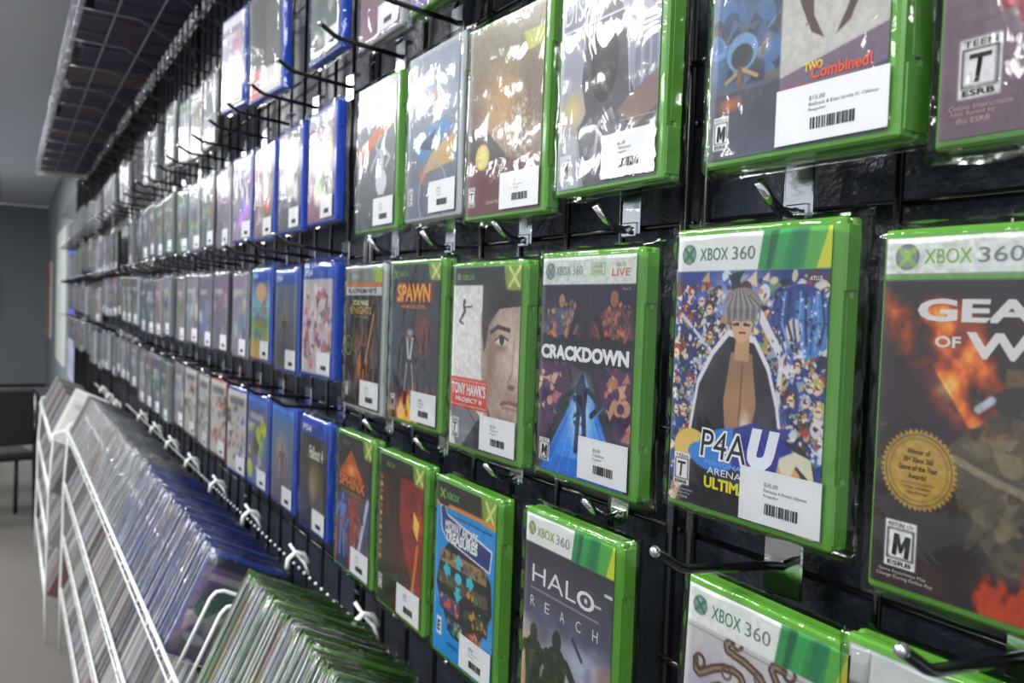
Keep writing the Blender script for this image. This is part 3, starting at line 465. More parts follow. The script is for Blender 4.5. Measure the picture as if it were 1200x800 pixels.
def cv_portrait():                                           # plain brown stand-in, no face
    p = Paint(130, (.40, .35, .28)); L = []; p.grad((.52, .52, .44), (.30, .14, .14)); p.put(p.noise(4, 4, 5)*.6, (.60, .50, .36)); p.ell(.45, .62, .36, .42, (.70, .56, .38), soft=.7); p.poly([(0, .8), (.25, .85), (.5, 1.0), (.9, 1.1), (1, 1.42), (0, 1.42)], (.36, .13, .15)); p.poly([(.05, .75), (.3, .8), (.55, 1.0), (.3, 1.1), (0, .95)], (.16, .10, .10))
    p.put(np.clip(p.noise(40, 2, 7)*2.2-1.0, 0, 1)*np.clip(1-np.hypot(p.X-.72, p.Y-.82)/.3, 0, 1)*1.6, (.86, .84, .78)); p.ell(.22, .98, .10, .10, (.80, .72, .30)); p.ell(.22, .98, .08, .08, (.86, .80, .45)); p.poly([(.74, .16), (1, .16), (1, .28), (.8, .3)], (.70, .72, .3)); rating(p, L, .03, 1.2, .1, .15, 'T'); L.append(('GRAND PRIZE', .30, 1.32, .5, 1.345, (.8, .7, .6), 0, 0)); return p.grain(.1), L
def cv_race():
    p = Paint(100, (.34, .40, .50)); L = []; p.grad((.56, .60, .66), (.24, .26, .34)); p.put(p.noise(6, 3, 5)*.5, (.62, .66, .72)); p.poly([(.05, .72), (.75, .60), (.9, .7), (.3, .95)], (.25, .50, .70)); p.poly([(.2, .80), (.6, .68), (.5, .86)], (.12, .22, .36)); p.poly([(.55, .86), (.95, .76), (.9, 1.0), (.3, 1.05)], (.74, .62, .38)); p.poly([(.25, 1.05), (.4, 1.0), (.38, 1.15)], (.80, .38, .20)); p.ring(.55, 1.25, .28, .02, (.6, .62, .68)); p.poly([(.5, .38), (.66, .34), (.62, .44)], (.8, .3, .2))
    L += [('BLUR', .12, .44, .9, .58, WH, .04, .2)]; L[-1] = ('RACER', .12, .44, .9, .58, (.86, .90, .95), .04, .2); rating(p, L, .04, 1.15, .1, .15, 'E'); L.pop(0); L.insert(0, ('RACING', .14, .44, .86, .56, (.86, .9, .95), .03, .25)); return p.grain(.08), L
def cv_fit():
    p = Paint(100, (.34, .35, .39)); L = []; p.grad((.62, .64, .66), (.22, .23, .28)); 
    for i in range(9): p.line([(.04+.1*i, .42+.02*i), (.04+.1*i, .22+.0*i)], .06, (.42, .46, .50), .7)
    p.poly([(0, .74), (0, .60), (.95, .30), (.95, .44)], (.82, .46, .26)); p.figure(.66, .56, .55, (.72, .74, .76), arm=.5); p.line([(.62, .72), (.5, .62), (.62, .52)], .03, (.72, .74, .76)); p.ell(.66, .98, .14, .12, (.80, .82, .84)); return p.grain(.1), L
def cv_random(seed, W=26, hdr=None):
    q = np.random.RandomState(seed); base = [(.30, .32, .36), (.42, .40, .38), (.22, .24, .32), (.46, .38, .34), (.56, .58, .60), (.24, .26, .24), (.50, .46, .52)][q.randint(7)]
    p = Paint(W, base); p.put(p.noise(4, 2, seed)*.8, tuple(q.rand(3)*.6+.1)); c2 = tuple(q.rand(3)*.7+.15)
    p.ell(.3+.4*q.rand(), .5+.4*q.rand(), .25, .35, c2, soft=.8); p.blobs(16, (.1, .3, .9, 1.2), (tuple(q.rand(3)), tuple(q.rand(3)*.5), (.8, .78, .74), base), .12, seed, .8); p.rect(.1, .26, .6+.3*q.rand(), .36, (.8, .8, .78), .7)
    if hdr: p.rect(0, 0, 1, .17, hdr)
    return p.grain(.1, 10)
def cv_crowd(): p = Paint(64, (.78, .74, .76)); p.blobs(120, (.05, .3, .95, 1.3), ((.72, .38, .42), (.88, .86, .86), (.45, .36, .5), (.9, .82, .78), (.35, .3, .36), (.8, .55, .5)), .055, 3); p.rect(0, 0, 1, .17, (.16, .34, .72)); return p, [('PS4', .06, .04, .32, .13, WH, .02, 0)]
def cv_town(): p = Paint(56, (.55, .66, .72)); p.grad((.40, .46, .66), (.55, .75, .80), .17, .6); p.ell(.5, .35, .3, .15, (.85, .70, .55)); p.grad((.40, .60, .45), (.85, .68, .36), .75, 1.42); p.blobs(30, (.1, .5, .95, 1.1), ((.85, .6, .3), (.75, .3, .25), (.3, .45, .65), (.5, .65, .4)), .06, 4); p.rect(0, 0, 1, .17, (.16, .36, .74)); return p, [('PS4', .06, .04, .32, .13, WH, .02, 0)]
def cv_dust(): p = Paint(56, (.42, .46, .52)); p.grad((.44, .50, .60), (.36, .34, .34)); p.ell(.45, .7, .3, .4, (.56, .52, .46), soft=.8); p.figure(.45, .6, .6, (.28, .27, .3)); p.rect(0, 0, 1, .17, (.22, .40, .72)); return p, [('PS4', .06, .04, .32, .13, WH, .02, 0)]
def cv_waste():
    p = Paint(80, (.20, .19, .17)); p.put(p.noise(5, 4, 6)*.8, (.34, .32, .30)); p.ell(.58, .72, .32, .30, (.44, .38, .22), soft=.6); p.ell(.5, .85, .2, .3, (.62, .55, .45), soft=.8); p.ell(.2, 1.1, .3, .4, (.20, .22, .34), soft=.8); p.rect(0, 0, 1, .19, (.15, .27, .66)); p.poly([(.33, .24), (.9, .33), (.88, .55), (.36, .46)], (.15, .14, .12)); return p, [('PS4', .10, .05, .42, .14, WH, .02, 0), ('Fallout 4', .36, .31, .88, .48, (.88, .87, .80), .03, .1)]
def cv_pale(): p = Paint(56, (.62, .58, .56)); p.grad((.36, .52, .70), (.40, .38, .42)); p.ell(.45, .7, .35, .45, (.78, .66, .58), soft=.9); p.figure(.5, .5, .8, (.42, .34, .34)); p.rect(0, 0, 1, .17, (.30, .50, .80)); return p, []
def cv_white(seed, c): p = Paint(40, (.78, .76, .74)); p.blobs(40, (.05, .3, .95, 1.2), (c, (.3, .28, .3), (.85, .85, .82), (.55, .5, .5)), .07, seed); p.rect(.1, .12, .9, .24, (.5, .5, .52)); return p, []

# ------------------------------------------------------------------ game case: meshes shared by size
CW = 0.138
_sh = {}
def shell_mesh(h, t, mk):
    k = (h, t, mk)
    if k not in _sh:
        b = MB(); w = CW/2
        b.box(-w, w, 0, t*.44, -h, 0, .0016); b.box(-w, w, t*.54, t, -h, 0, .0016); b.box(-w+.0015, w-.0016, t*.40, t*.58, -h+.0015, -.0015)
        b.box(w-.003, w+.0009, t*.12, t*.88, -h*.22, -.004, .0006); b.box(w-.003, w+.0009, t*.12, t*.88, -h+.004, -h*.80, .0006)     # clasp ends of the opening side
        b.box(w-.003, w+.0002, t*.30, t*.70, -h*.78, -h*.24, .0004)
        b.box(-w*.9, w*.9, t*.25, t*.75, -.002, .0004)
        _sh[k] = fix_normals(b.mesh('case_shell', M[mk]))
    return _sh[k]
_bg = {}
def bag_mesh(h, t, var, nx=22, ny=30, over=(.003, .013, .006, .014), mk='film', gap=.0016):
    k = (h, t, var, nx, over, mk, gap)
    if k in _bg: return _bg[k]
    q = np.random.RandomState(var*7+3); l, r, bt, tp = over; w = CW/2; ww, hh = .0016, .0016
    xs = np.concatenate([[-w-l, -w-ww-.0006], np.linspace(-w-.0004, w+ww, nx), np.linspace(w+ww+r*.35, w+r, 3)]); zs = np.concatenate([np.linspace(-h-bt, -h-hh-.0005, 2), np.linspace(-h-.0004, hh, ny), np.linspace(hh+tp*.4, tp, 3)])
    V = []; F = []; NX, NZ = len(xs), len(zs); ph = q.rand(6)*6
    for side in (0, 1):
        for j, z in enumerate(zs):
            for i, x in enumerate(xs):
                ox = max(0, (-w-ww)-x)/(l)+max(0, x-w-ww)/(r); oz = max(0, -h-hh-z)/bt+max(0, z-hh)/tp; e = min(1, max(ox, oz))
                d = -gap-.0005*abs(math.sin(x*60+z*40+ph[0])+math.sin(z*80-x*50+ph[1]))-.00025*q.rand()
                y = d if side == 0 else t-d
                y = y*(1-e)+(t*.5+.0015*math.sin(z*90+ph[2])+.0012*math.sin(x*90+ph[3]))*e
                edge = (i in (0, NX-1)) or (j in (0, NZ-1)); dx = .0012*math.sin(z*230+ph[4]) if i in (0, NX-1) else 0; dz = .0010*math.sin(x*120+ph[5]) if j in (0, NZ-1) else 0
                V.append((x+dx, y+(.0001 if side else 0), z+dz))
        b = side*NX*NZ
        for j in range(NZ-1):
            for i in range(NX-1):
                a = b+j*NX+i; f = (a, a+1, a+1+NX, a+NX); F.append(f if side == 0 else f[::-1])
    me = mesh('plastic_bag', V, F, M[mk], smooth=True); _bg[k] = me; return me
def insert_rect(h): return (-CW/2+.0026, CW/2-.0075, -h+.0045, -.0045)
def uvpos(h, u, v):                                           # v in 0..1.42
    x0, x1, z0, z1 = insert_rect(h); return x0+(x1-x0)*u, z1-(z1-z0)*v/Paint.A
_stk = None; _fake = {}
def sticker(root, h, lines=None, su=(.50, 1.0), sv=(1.135, 1.40), tilt=0, big=True):
    x0, z1 = uvpos(h, su[0], sv[0]); x1, z0 = uvpos(h, su[1], sv[1])
    s = obj('price_sticker', MB().box(x0, x1, -.0023, -.0019, z0, z1).mesh('price_sticker', M['paper']), root)
    W, H = x1-x0, z1-z0; bars = MB(); q = random.Random(hash(str(lines)) % 97); x = x0+W*.34
    while x < x0+W*.72:
        b = q.choice((.0006, .0009, .0014)); bars.box(x, x+b, -.0026, -.0023, z0+H*.20, z0+H*.40); x += b+q.choice((.0005, .0008, .0011))
    obj('barcode', bars.mesh('barcode', ink((.12, .12, .13))), s)
    if big and lines:
        for i, t in enumerate(lines):
            wd = min(W*.6, len(t)*.0013+.003); hh = H*.085 if i == 0 else H*.06
            obj('lettering', text_mesh(t, x0+W*.32, x0+W*.32+wd, z1-H*(.27+.10*i)-hh*.4, z1-H*(.27+.10*i)+hh*.6, (.35, .35, .37), .0, 0, -.0025), s)
    return s
def hung_case(label, xc, ztop, mk, paint, letters=(), h=.190, t=.0155, yf=.40, yaw=0, roll=0, pitch=0, stick=True, lines=None, film='film', var=0, over=(.003, .011, .005, .0045), group=None, hi=True, su=(.50, 1.0), sv=(1.135, 1.40), mesh_=None):
    root = thing('game_case', label, 'game case', (xc, yf, CH+ztop), (pitch, roll, yaw), group)
    obj('case_shell', shell_mesh(h, t, mk), root)
    me = mesh_ or paint.mesh(*insert_rect(h)); ci = obj('cover_insert', me, root)
    for k, (tx, a, b, c, d, col, bold, shr) in enumerate(letters):
        x0, z1 = uvpos(h, a, b); x1, z0 = uvpos(h, c, d); obj('lettering', text_mesh(tx, x0, x1, z0, z1, col, bold, shr, -.0009-.00004*(k % 5)), ci)
    if stick: sticker(root, h, lines, su, sv, big=hi)
    obj('plastic_bag', bag_mesh(h, t, var, *((22, 30) if hi else (9, 12)), over=over, mk=film, gap=.0030), root)
    return root

# ------------------------------------------------------------------ room
def structure(name, me, loc=(0, 0, 0)): return obj(name, me, None, loc, kind='structure')
WX = -14.5
structure('floor', MB().box(WX, 3.5, -5, .62, -.05, 0).mesh('floor', M['carpet']))
structure('wall_right', MB().box(WX, 3.5, .50, .62, 0, CEIL).mesh('wall_right', M['wall']))
structure('wall_far', MB().box(WX-.12, WX, -5, .62, 0, CEIL).mesh('wall_far', M['wallb']))
structure('baseboard_far', MB().box(WX, WX+.015, -5, .50, 0, .1).mesh('baseboard_far', M['black']))
structure('trim_1', MB().box(-7.6, 3.5, .470, .50, 0, 2.25).mesh('trim_1', M['slate']))
ce = structure('ceiling', MB().box(WX-.12, 3.5, -5, .62, CEIL+.02, CEIL+.08).mesh('ceiling', M['tbar']))
lampcells = {}
tile_me = MB().box(-.592, .592, -.292, .292, 0, .018, .004).mesh('ceiling_tile', M['tile'])
for i in range(15):
    for j in range(9):
        x = WX+.6+i*1.2; y = .25-j*.6-.05
        if any(abs(x-a) < .7 and abs(y-b) < .36 for a, b in LAMPS): continue
        if x > 3: continue
        obj('ceiling_tile', tile_me, ce, (x, y, CEIL+.002))
bar = MB()
for k, (x, y) in enumerate(LAMPS):
    t = thing('ceiling_lamp', 'recessed white fluorescent ceiling panel %s' % ['above the nearest green cases', 'above the near end of the wire rack', 'above the far end of the wire rack', 'above the black table', 'in front of the far banner', 'behind the viewer', 'over the shop floor beside the near cases', 'over the shop floor beside the second rack'][k], 'lamp', (x, y, CEIL-.012), group='ceiling panels')
    obj('frame', MB().box(-.60, .60, -.30, -.275, 0, .03).box(-.60, .60, .275, .30, 0, .03).box(-.60, -.575, -.275, .275, 0, .03).box(.575, .60, -.275, .275, 0, .03).mesh('frame', M['white_wire']), t)
    obj('diffuser', MB().box(-.575, .575, -.275, .275, .012, .02).mesh('diffuser', M['lamp']), t)
    la = bpy.data.lights.new('tube_light', 'AREA'); la.shape = 'RECTANGLE'; la.size = 1.12; la.size_y = .52; la.energy = LAMP_W[k]; la.color = (.97, .99, 1.0)
    lo = bpy.data.objects.new('tube_light', la); C.objects.link(lo); lo.parent = t; lo.location = (0, 0, -.004)
    
# posters and things at the far end
def poster(label, x0, x1, z0, z1, cols, seed, cat='poster'):
    p = Paint(30, cols[0]); p.blobs(18, (.1, .1, .9, 1.3), cols, .16, seed, .8)
    t = thing('wall_poster', label, cat, (x0, .4995, CH+z0)); obj('backing_board', MB().box(0, x1-x0, -.012, 0, 0, z1-z0).mesh('backing_board', M['paper']), t)
    obj('poster_print', p.mesh(.01, x1-x0-.01, .01, z1-z0-.01, -.0135), t)
poster('tall narrow white and pale green banner on the far side wall', -11.3, -9.7, -.74, .68, ((.84, .86, .83), (.70, .78, .80), (.88, .88, .84), (.76, .80, .78)), 3, 'banner')
poster('orange and red poster farthest along the side wall', -14.2, -12.9, -.60, .42, ((.78, .50, .36), (.70, .28, .24), (.84, .66, .46)), 4)
poster('violet blue poster just past the end of the grid panels', -9.0, -7.75, -.34, .46, ((.34, .40, .80), (.30, .36, .78), (.44, .42, .76)), 5)
poster('pale lilac notice under the violet blue poster', -8.9, -7.9, -.75, -.38, ((.70, .70, .82), (.60, .62, .76)), 6, 'notice')
t = thing('wall_screen', 'black framed dark blue screen hung on the far grey wall', 'screen', (WX, -.62, CH-.45))
obj('screen_frame', MB().box(0, .05, -.45, .50, -.02, .72, .006).mesh('screen_frame', M['black']), t); obj('screen_face', MB().box(.048, .054, -.42, .47, .02, .68).mesh('screen_face', mat('dark_screen', c255(40, 56, 76), .15, var=.5, bscale=4)), t)
# black table and chairs
t = thing('folding_table', 'black table with thin metal legs at the end of the aisle', 'table', (-7.0, -.5, 0))
obj('table_top', MB().box(-.35, .35, -.9, .85, .71, .74, .005).mesh('table_top', M['tabletop']), t)
for sx in (-.3, .3):
    for sy in (-.82, .78): obj('leg', MB().tube([(sx, sy, 0), (sx, sy, .71)], .016).mesh('leg', M['wire'], True), t)
obj('apron', MB().box(-.3, .3, -.84, -.82, .64, .71).box(-.3, .3, .78, .80, .64, .71).mesh('apron', M['tabletop']), t)
def chair(label, x, y, rz):
    t = thing('stacking_chair', label, 'chair', (x, y, 0), (0, 0, rz), 'black chairs by the table')
    obj('seat', MB().box(-.22, .22, -.22, .22, .42, .47, .015).mesh('seat', M['fabric']), t)
    b = MB().box(-.21, .21, .20, .24, .52, .86, .012); obj('backrest', b.mesh('backrest', M['fabric']), t)
    for sx in (-.21, .21):
        obj('leg', MB().tube([(sx, -.21, 0), (sx, -.20, .44)], .013).mesh('leg', M['wire'], True), t)
        obj('leg', MB().tube([(sx, .25, 0), (sx, .21, .45), (sx, .235, .84)], .013).mesh('leg', M['wire'], True), t)
        obj('armrest', MB().tube([(sx, -.20, .44), (sx*1.1, -.18, .64), (sx*1.1, .18, .65), (sx, .22, .62)], .013).mesh('armrest', M['wire'], True), t)
chair('black padded chair pulled up on the near side of the table', -6.15, -.10, -1.35)
chair('black padded chair on the far side of the table', -8.0, -.45, math.pi)

# ------------------------------------------------------------------ grid panels
JOINTS = [.185, -.490, -1.165, -1.840, -2.515, -3.31, -3.985, -4.66, -5.335, -6.01, -6.685, -7.36]
rows_hook = [.565, .328, .077, -.160, -.40]
YG = .447
ORD = ['zeroth', 'first', 'second', 'third', 'fourth', 'fifth', 'sixth', 'seventh', 'eighth', 'ninth', 'tenth', 'eleventh', 'twelfth', 'thirteenth', 'fourteenth', 'fifteenth', 'sixteenth', 'seventeenth', 'eighteenth', 'nineteenth']
TENS = ['', '', 'twenty', 'thirty', 'forty', 'fifty', 'sixty', 'seventy', 'eighty', 'ninety']
def ordw(n):
    if n < 20: return ORD[n]
    if n < 100: return (TENS[n//10][:-1]+'ieth') if n % 10 == 0 else TENS[n//10]+'-'+ORD[n % 10]
    return 'hundred-and-'+ordw(n-100) if n > 100 else 'hundredth'
ZT, ZB = CH+.86, .12
vw = MB().tube([(0, 0, ZB), (0, 0, ZT)], .003, 8).mesh('vertical_wire', M['wire'], True)
post = MB().tube([(0, 0, ZB), (0, 0, ZT)], .0048, 8).mesh('edge_post', M['wire'], True)
hwm = {}
def hw(L):
    L = round(L, 4)
    if L not in hwm: hwm[L] = MB().tube([(0, 0, 0), (L, 0, 0)], .0027, 6).mesh('horizontal_wire', M['wire'], True)
    return hwm[L]
for i in range(len(JOINTS)-1):
    x1, x0 = JOINTS[i], JOINTS[i+1]; W = x1-x0-.012
    t = thing('grid_panel', 'black wire grid display panel on the slate wall, %s from the right edge' % ordw(i+1), 'grid panel', (x0+.006, YG, 0), group='black grid panels')
    obj('edge_post', post, t, (.005, 0, 0)); obj('edge_post', post, t, (W-.005, 0, 0))
    n = round(W/.083)
    for k in range(1, n): obj('vertical_wire', vw, t, (W*k/n, 0, 0))
    for z in rows_hook: obj('horizontal_wire', hw(W), t, (0, .0055, CH+z-.006)); obj('horizontal_wire', hw(W), t, (0, .0055, CH+z+.07))
    for z in (-.31, -.62, -.95): obj('horizontal_wire', hw(W), t, (0, .0055, CH+z))
    # short rungs at the joint
    for z in np.arange(.12, 2.2, .152): obj('rung', hw(.022), t, (W-.006, -.004, float(z)))
# ------------------------------------------------------------------ hooks
chrome_plate = fix_normals(MB().box(-.0115, .0115, -.004, -.0015, -.012, .034, .0008).box(-.0115, .0115, -.004, .006, .031, .034, .0005).box(-.009, .009, -.0065, -.0035, -.014, -.002, .001).mesh('hook_plate', M['chrome']))
chrome_arm = MB().tube([(0, -.003, -.006), (0, -.010, -.0085), (0, -.020, -.0075), (0, -.030, -.001), (0, -.040, .009)], [.0030, .0034, .0034, .0033, .0034], 14).mesh('hook_arm', M['chrome'], True)
black_plate = fix_normals(MB().box(-.016, .016, -.004, -.001, -.022, .016, .001).box(-.016, .016, -.004, .007, .014, .017, .0005).mesh('hook_plate', M['chrome']))
black_arm = smooth_angle(MB().tube([(0, -.002, -.002), (0, -.012, .0), (0, -.050, .003), (0, -.088, .007), (0, -.094, .009), (0, -.112, .020)], .0031, 10).mesh('hook_arm', M['wire']), .8)
cap_me = MB().ball((0, -.1125, .0203), .0036, 10, 6).mesh('tip_cap', M['chrome'], True)
def hook(x, z, black, label, group):
    t = thing('display_hook', label, 'hook', (x, YG-.003, CH+z), group=group)
    obj('hook_plate', black_plate if black else chrome_plate, t); obj('hook_arm', black_arm if black else chrome_arm, t)
    if black: obj('tip_cap', cap_me, t)

# ------------------------------------------------------------------ hanging cases, near ones one by one
def HC(fn, label, xl, ztop, mk, **k):
    r = fn(); p, L = r if isinstance(r, tuple) else (r, [])
    return hung_case(label, xl+CW/2, ztop, mk, p, L, **k)
HC(cv_gears, 'green case with white header, orange flames and gold award seal, cut off at right', -.292, .049, 'green', stick=False, var=1, over=(.005, .012, .005, .0045))
HC(cv_arena, 'green case with a crowd of colourful figures and blue P4AU lettering, T rating', -.455, .059, 'green', lines=['$35.00', 'Persona 4 Arena Ultimax', 'Regular'], var=2, su=(.53, 1.02), sv=(1.15, 1.41))
HC(cv_crack, 'green case lettered CRACKDOWN with blue light beam and M rating', -.628, .050, 'green', lines=['$5.00', 'Crackdown', 'Regular'], var=3)
HC(cv_skate, 'green case with half a man\'s face and red PROJECT 8 band', -.795, .046, 'green', lines=['$5.00', 'Project 8', 'Regular'], var=4, yaw=.03)
HC(cv_spawn, 'green case lettered SPAWN in orange over flames', -.962, .053, 'green', lines=['$8.00', 'Armageddon', 'Regular'], var=5, yaw=.02)
HC(cv_knights, 'silver case with PLATINUM HITS band and orange glow, beside the blue cases', -1.126, .051, 'silver', lines=['$9.00', 'Knights', 'Regular'], var=1, t=.014)
HC(cv_combo, 'thick green two-game case with parchment right half and the word Combined!, top right', -.414, .284, 'green', t=.027, yf=.385, lines=['$15.00', 'BioShock & Elder Scrolls IV: Oblivion', 'Regular'], su=(.44, 1.02), sv=(1.16, 1.41), var=4, film='film3')
HC(cv_rose, 'green case with red roses on mauve and T rating in the top right corner', -.260, .275, 'green', yf=.39, stick=False, var=2, over=(.007, .012, .006, .006))
HC(cv_hood, 'green case with grey hooded shape lettered DISHONORED', -.612, .287, 'green', lines=['$6.00', 'Dishonored', 'Regular'], var=5, film='film3', t=.017)
HC(cv_portrait, 'green case with plain brown portrait print and round yellow seal', -.772, .277, 'green', lines=['$4.00', 'Work of Art', 'Regular'], var=3, yaw=.05, film='film3')
HC(cv_race, 'clear grey case with blue shards and pale title, left of the brown print', -.931, .286, 'silver', lines=['$7.00', 'Racing', 'Regular'], var=2, film='film3')
HC(cv_fit, 'green case with orange slanting band and white figure, first left of the grey case', -1.097, .283, 'green', lines=['$7.00', 'Trainer', 'Regular'], var=1, film='film3')
HC(cv_reach, 'green case lettered HALO REACH with soldiers under a stormy sky', -.640, -.173, 'green', stick=False, var=2)
HC(cv_arcade, 'green case with bright blue cover lettered MIDWAY ARCADE TREASURES', -.822, -.179, 'green', lines=['$8.00', 'Midway Arcade', 'Regular'], var=4)
HC(cv_red, 'green case with dark red cover and yellow streaks in the lowest hanging row', -.985, -.177, 'green', lines=['$8.00', 'Regular'], var=5, sv=(1.12, 1.40))
HC(cv_sphinx, 'green case lettered SPHINX with orange pyramid glow, beside the blue cases', -1.143, -.173, 'green', lines=['$6.00', 'Sphinx', 'Regular'], var=3)
HC(cv_swirl, 'green case with white cover and brown scrollwork under the black hook, lowest row', -.429, -.176, 'green', stick=False, var=1, roll=0.03)
HC(lambda: cv_random(31, 60, (.85, .86, .85)), 'green case at the bottom right corner showing only its top edge', -.303, -.170, 'green', stick=False, var=3)
for j, (fn, lab, xl, mk) in enumerate(((lambda: cv_random(71, 50), 'pale bagged case in the topmost row left of the T-rated green case', -1.10, 'silver'), (lambda: cv_random(77, 50), 'green bagged case in the topmost row above the orange-band case', -.935, 'green'), (lambda: cv_random(78, 40), 'green bagged case in the topmost row above the brown print', -.77, 'green'))):
    HC(fn, lab, xl, .525+(j == 0)*.0, mk, var=j+1, film='film2')
# second panel on: blue and clear cases
B = {}
P4H, P4T = .171, .0145
def colx():
    out = []
    for i in range(2, len(JOINTS)-1):
        x1, x0 = JOINTS[i], JOINTS[i+1]
        base = x1-.085 if i != 4 else x1-.15
        for k in range(4): out.append(base-.166*k)
    return out
COLS = colx()
named = {
 (3, 0): (cv_crowd, 'blue case with pink and white crowd cover, first left of the silver case', 'blue'),
 (3, 1): (cv_dust, 'blue case with dusty grey-blue cover between the pink and the yellow covers', 'blue'),
 (3, 2): (cv_town, 'blue case with yellow, green and sky-blue cover, third blue one in the middle row', 'blue'),
 (4, 0): (cv_waste, 'blue case with dark brown cover lettered Fallout 4', 'blue'),
 (4, 1): (cv_pale, 'blue case with pale pinkish figure, left of the dark brown cover', 'blue'),
 (4, 2): (lambda: (cv_random(51, 44, (.3, .45, .75)), []), 'third blue case in the lowest hanging row', 'blue'),
 (4, 3): (lambda: cv_white(8, (.3, .4, .75)), 'fourth blue case in the lowest row with white and blue cover', 'blue'),
 (4, 4): (lambda: cv_white(9, (.75, .35, .3)), 'red-edged pale case in the lowest hanging row', 'red'),
 (4, 5): (lambda: cv_white(10, (.5, .5, .45)), 'white-covered case left of the red-edged one in the lowest row', 'grey'),
 (4, 6): (lambda: cv_white(11, (.85, .62, .25)), 'case with yellow and black patches on white in the lowest row', 'grey'),
 (2, 0): (lambda: (cv_random(61, 50, (.55, .62, .72)), []), 'blue case with glare-tinted cover in the second row, first left of the orange-band case', 'blue'),  # grey-blue header colour stands in for glare on the bag
 (2, 1): (lambda: (cv_random(62, 50), []), 'blue case with glaring bag, second blue one in the second row', 'blue'),
 (2, 2): (lambda: (cv_random(63, 44), []), 'blue case with reddish cover, third blue one in the second row', 'blue'),
 (2, 3): (lambda: (cv_random(64, 40), []), 'blue case with dull cover, fourth blue one in the second row', 'blue'),
}
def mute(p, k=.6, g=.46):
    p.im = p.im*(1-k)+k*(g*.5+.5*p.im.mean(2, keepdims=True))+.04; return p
pool = [mute(cv_random(100+i, 22)).mesh(*insert_rect(P4H)) for i in range(22)]
rowtop = {1: .525, 2: .287, 3: .056, 4: -.177}
rowname = {1: 'topmost', 2: 'second', 3: 'middle', 4: 'lowest'}
def panel_dz(r_, c):
    if c < 8: return 0
    return ((c//4)*7*r_ % 5-2)*.011 if c % 4 != 3 or c % 3 else .03
for r_ in (1, 2, 3, 4):
    for c, xc in enumerate(COLS):
        if r_ == 1 and c in (1, 2, 4): continue
        if r_ == 1 and c == 3: continue
        if c > 7 and rnd.random() < .13: continue
        k = (r_, c); z = panel_dz(r_, c)+rowtop[r_]+rnd.uniform(-.005, .005); yaw = rnd.uniform(-.03, .05); far = c > 9
        if r_ == 1: z += rnd.uniform(-.005, .01)
        if k in named:
            fn, lab, mk = named[k]; p, L = fn(); hung_case(lab, xc, z, mk, p, L, h=P4H, t=P4T, yaw=yaw, hi=False, lines=[' '], var=c % 3, film='film2' if r_ == 2 else 'film', group='hanging game cases', over=(.002, .006, .004, .010), sv=(1.12, 1.40), su=(.56, 1.0))
        else:
            mk = rnd.choice(('grey', 'grey', 'grey', 'silver', 'black') if c > 4 or r_ != 1 else ('blue',))
            if r_ == 4 and rnd.random() < .3: mk = 'silver'
            if r_ == 1 and c in (0, 3): mk = 'blue'
            edge = {'grey': 'grey-edged', 'silver': 'silver-edged', 'black': 'black-edged', 'blue': 'blue-edged'}[mk]
            hung_case('%s bagged case in the %s hanging row, %s column left of green cases' % (edge, rowname[r_], ordw(c+1)), xc, z, mk, None, (), h=P4H, t=P4T, yaw=yaw, hi=False, lines=None, var=c % 3, film='film2', group='hanging game cases', over=(.002, .006, .004, .010), mesh_=pool[rnd.randrange(len(pool))], stick=(c < 22), sv=(1.12, 1.40), su=(.56, 1.0))
# the case hanging skewed near the overhead shelf
pk = Paint(40, (.20, .21, .22)); pk.rect(.55, .2, .95, 1.0, (.30, .31, .32)); pk.poly([(0, 1.0), (1, 1.1), (1, 1.42), (0, 1.42)], (.84, .82, .84)); pk.rect(0, 1.02, .35, 1.42, (.78, .30, .30))
hung_case('blue case hanging askew above the second row, dark print with a red and white foot', -1.505, .535, 'blue', pk, (), h=.185, t=.016, yf=.375, yaw=.16, roll=-.06, hi=False, lines=None, stick=False, film='film3', group='hanging game cases', over=(.002, .006, .004, .010))
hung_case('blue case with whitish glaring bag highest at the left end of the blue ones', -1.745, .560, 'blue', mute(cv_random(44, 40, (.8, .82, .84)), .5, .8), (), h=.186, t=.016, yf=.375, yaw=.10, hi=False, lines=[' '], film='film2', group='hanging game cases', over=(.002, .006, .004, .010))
NEAR = [(-.223, 'the flame cover'), (-.386, 'the crowd cover'), (-.559, 'the blue light beam cover'), (-.726, 'the half-face cover'), (-.893, 'the SPAWN cover'), (-1.057, 'the platinum band cover')]
for r_, z in zip((1, 2, 3, 4), rows_hook[:4]):
    for c, (x, nm) in enumerate(NEAR):
        black = (r_ == 2 and c > 3) or (r_ == 4 and c < 2) or r_ == 1
        if r_ == 2 and c < 4: z_ = .328
        else: z_ = z
        hook(x if r_ != 4 or c != 1 else -.385, z_, black, '%s display hook of the %s row, in the column of %s' % ('black' if black else 'chrome', rowname[r_], nm), 'display hooks')
    for c, x in enumerate(COLS):
        hook(x, z, True, 'long black hook of the %s row, %s column left of green cases' % (rowname[r_], ordw(c+1)), 'display hooks')

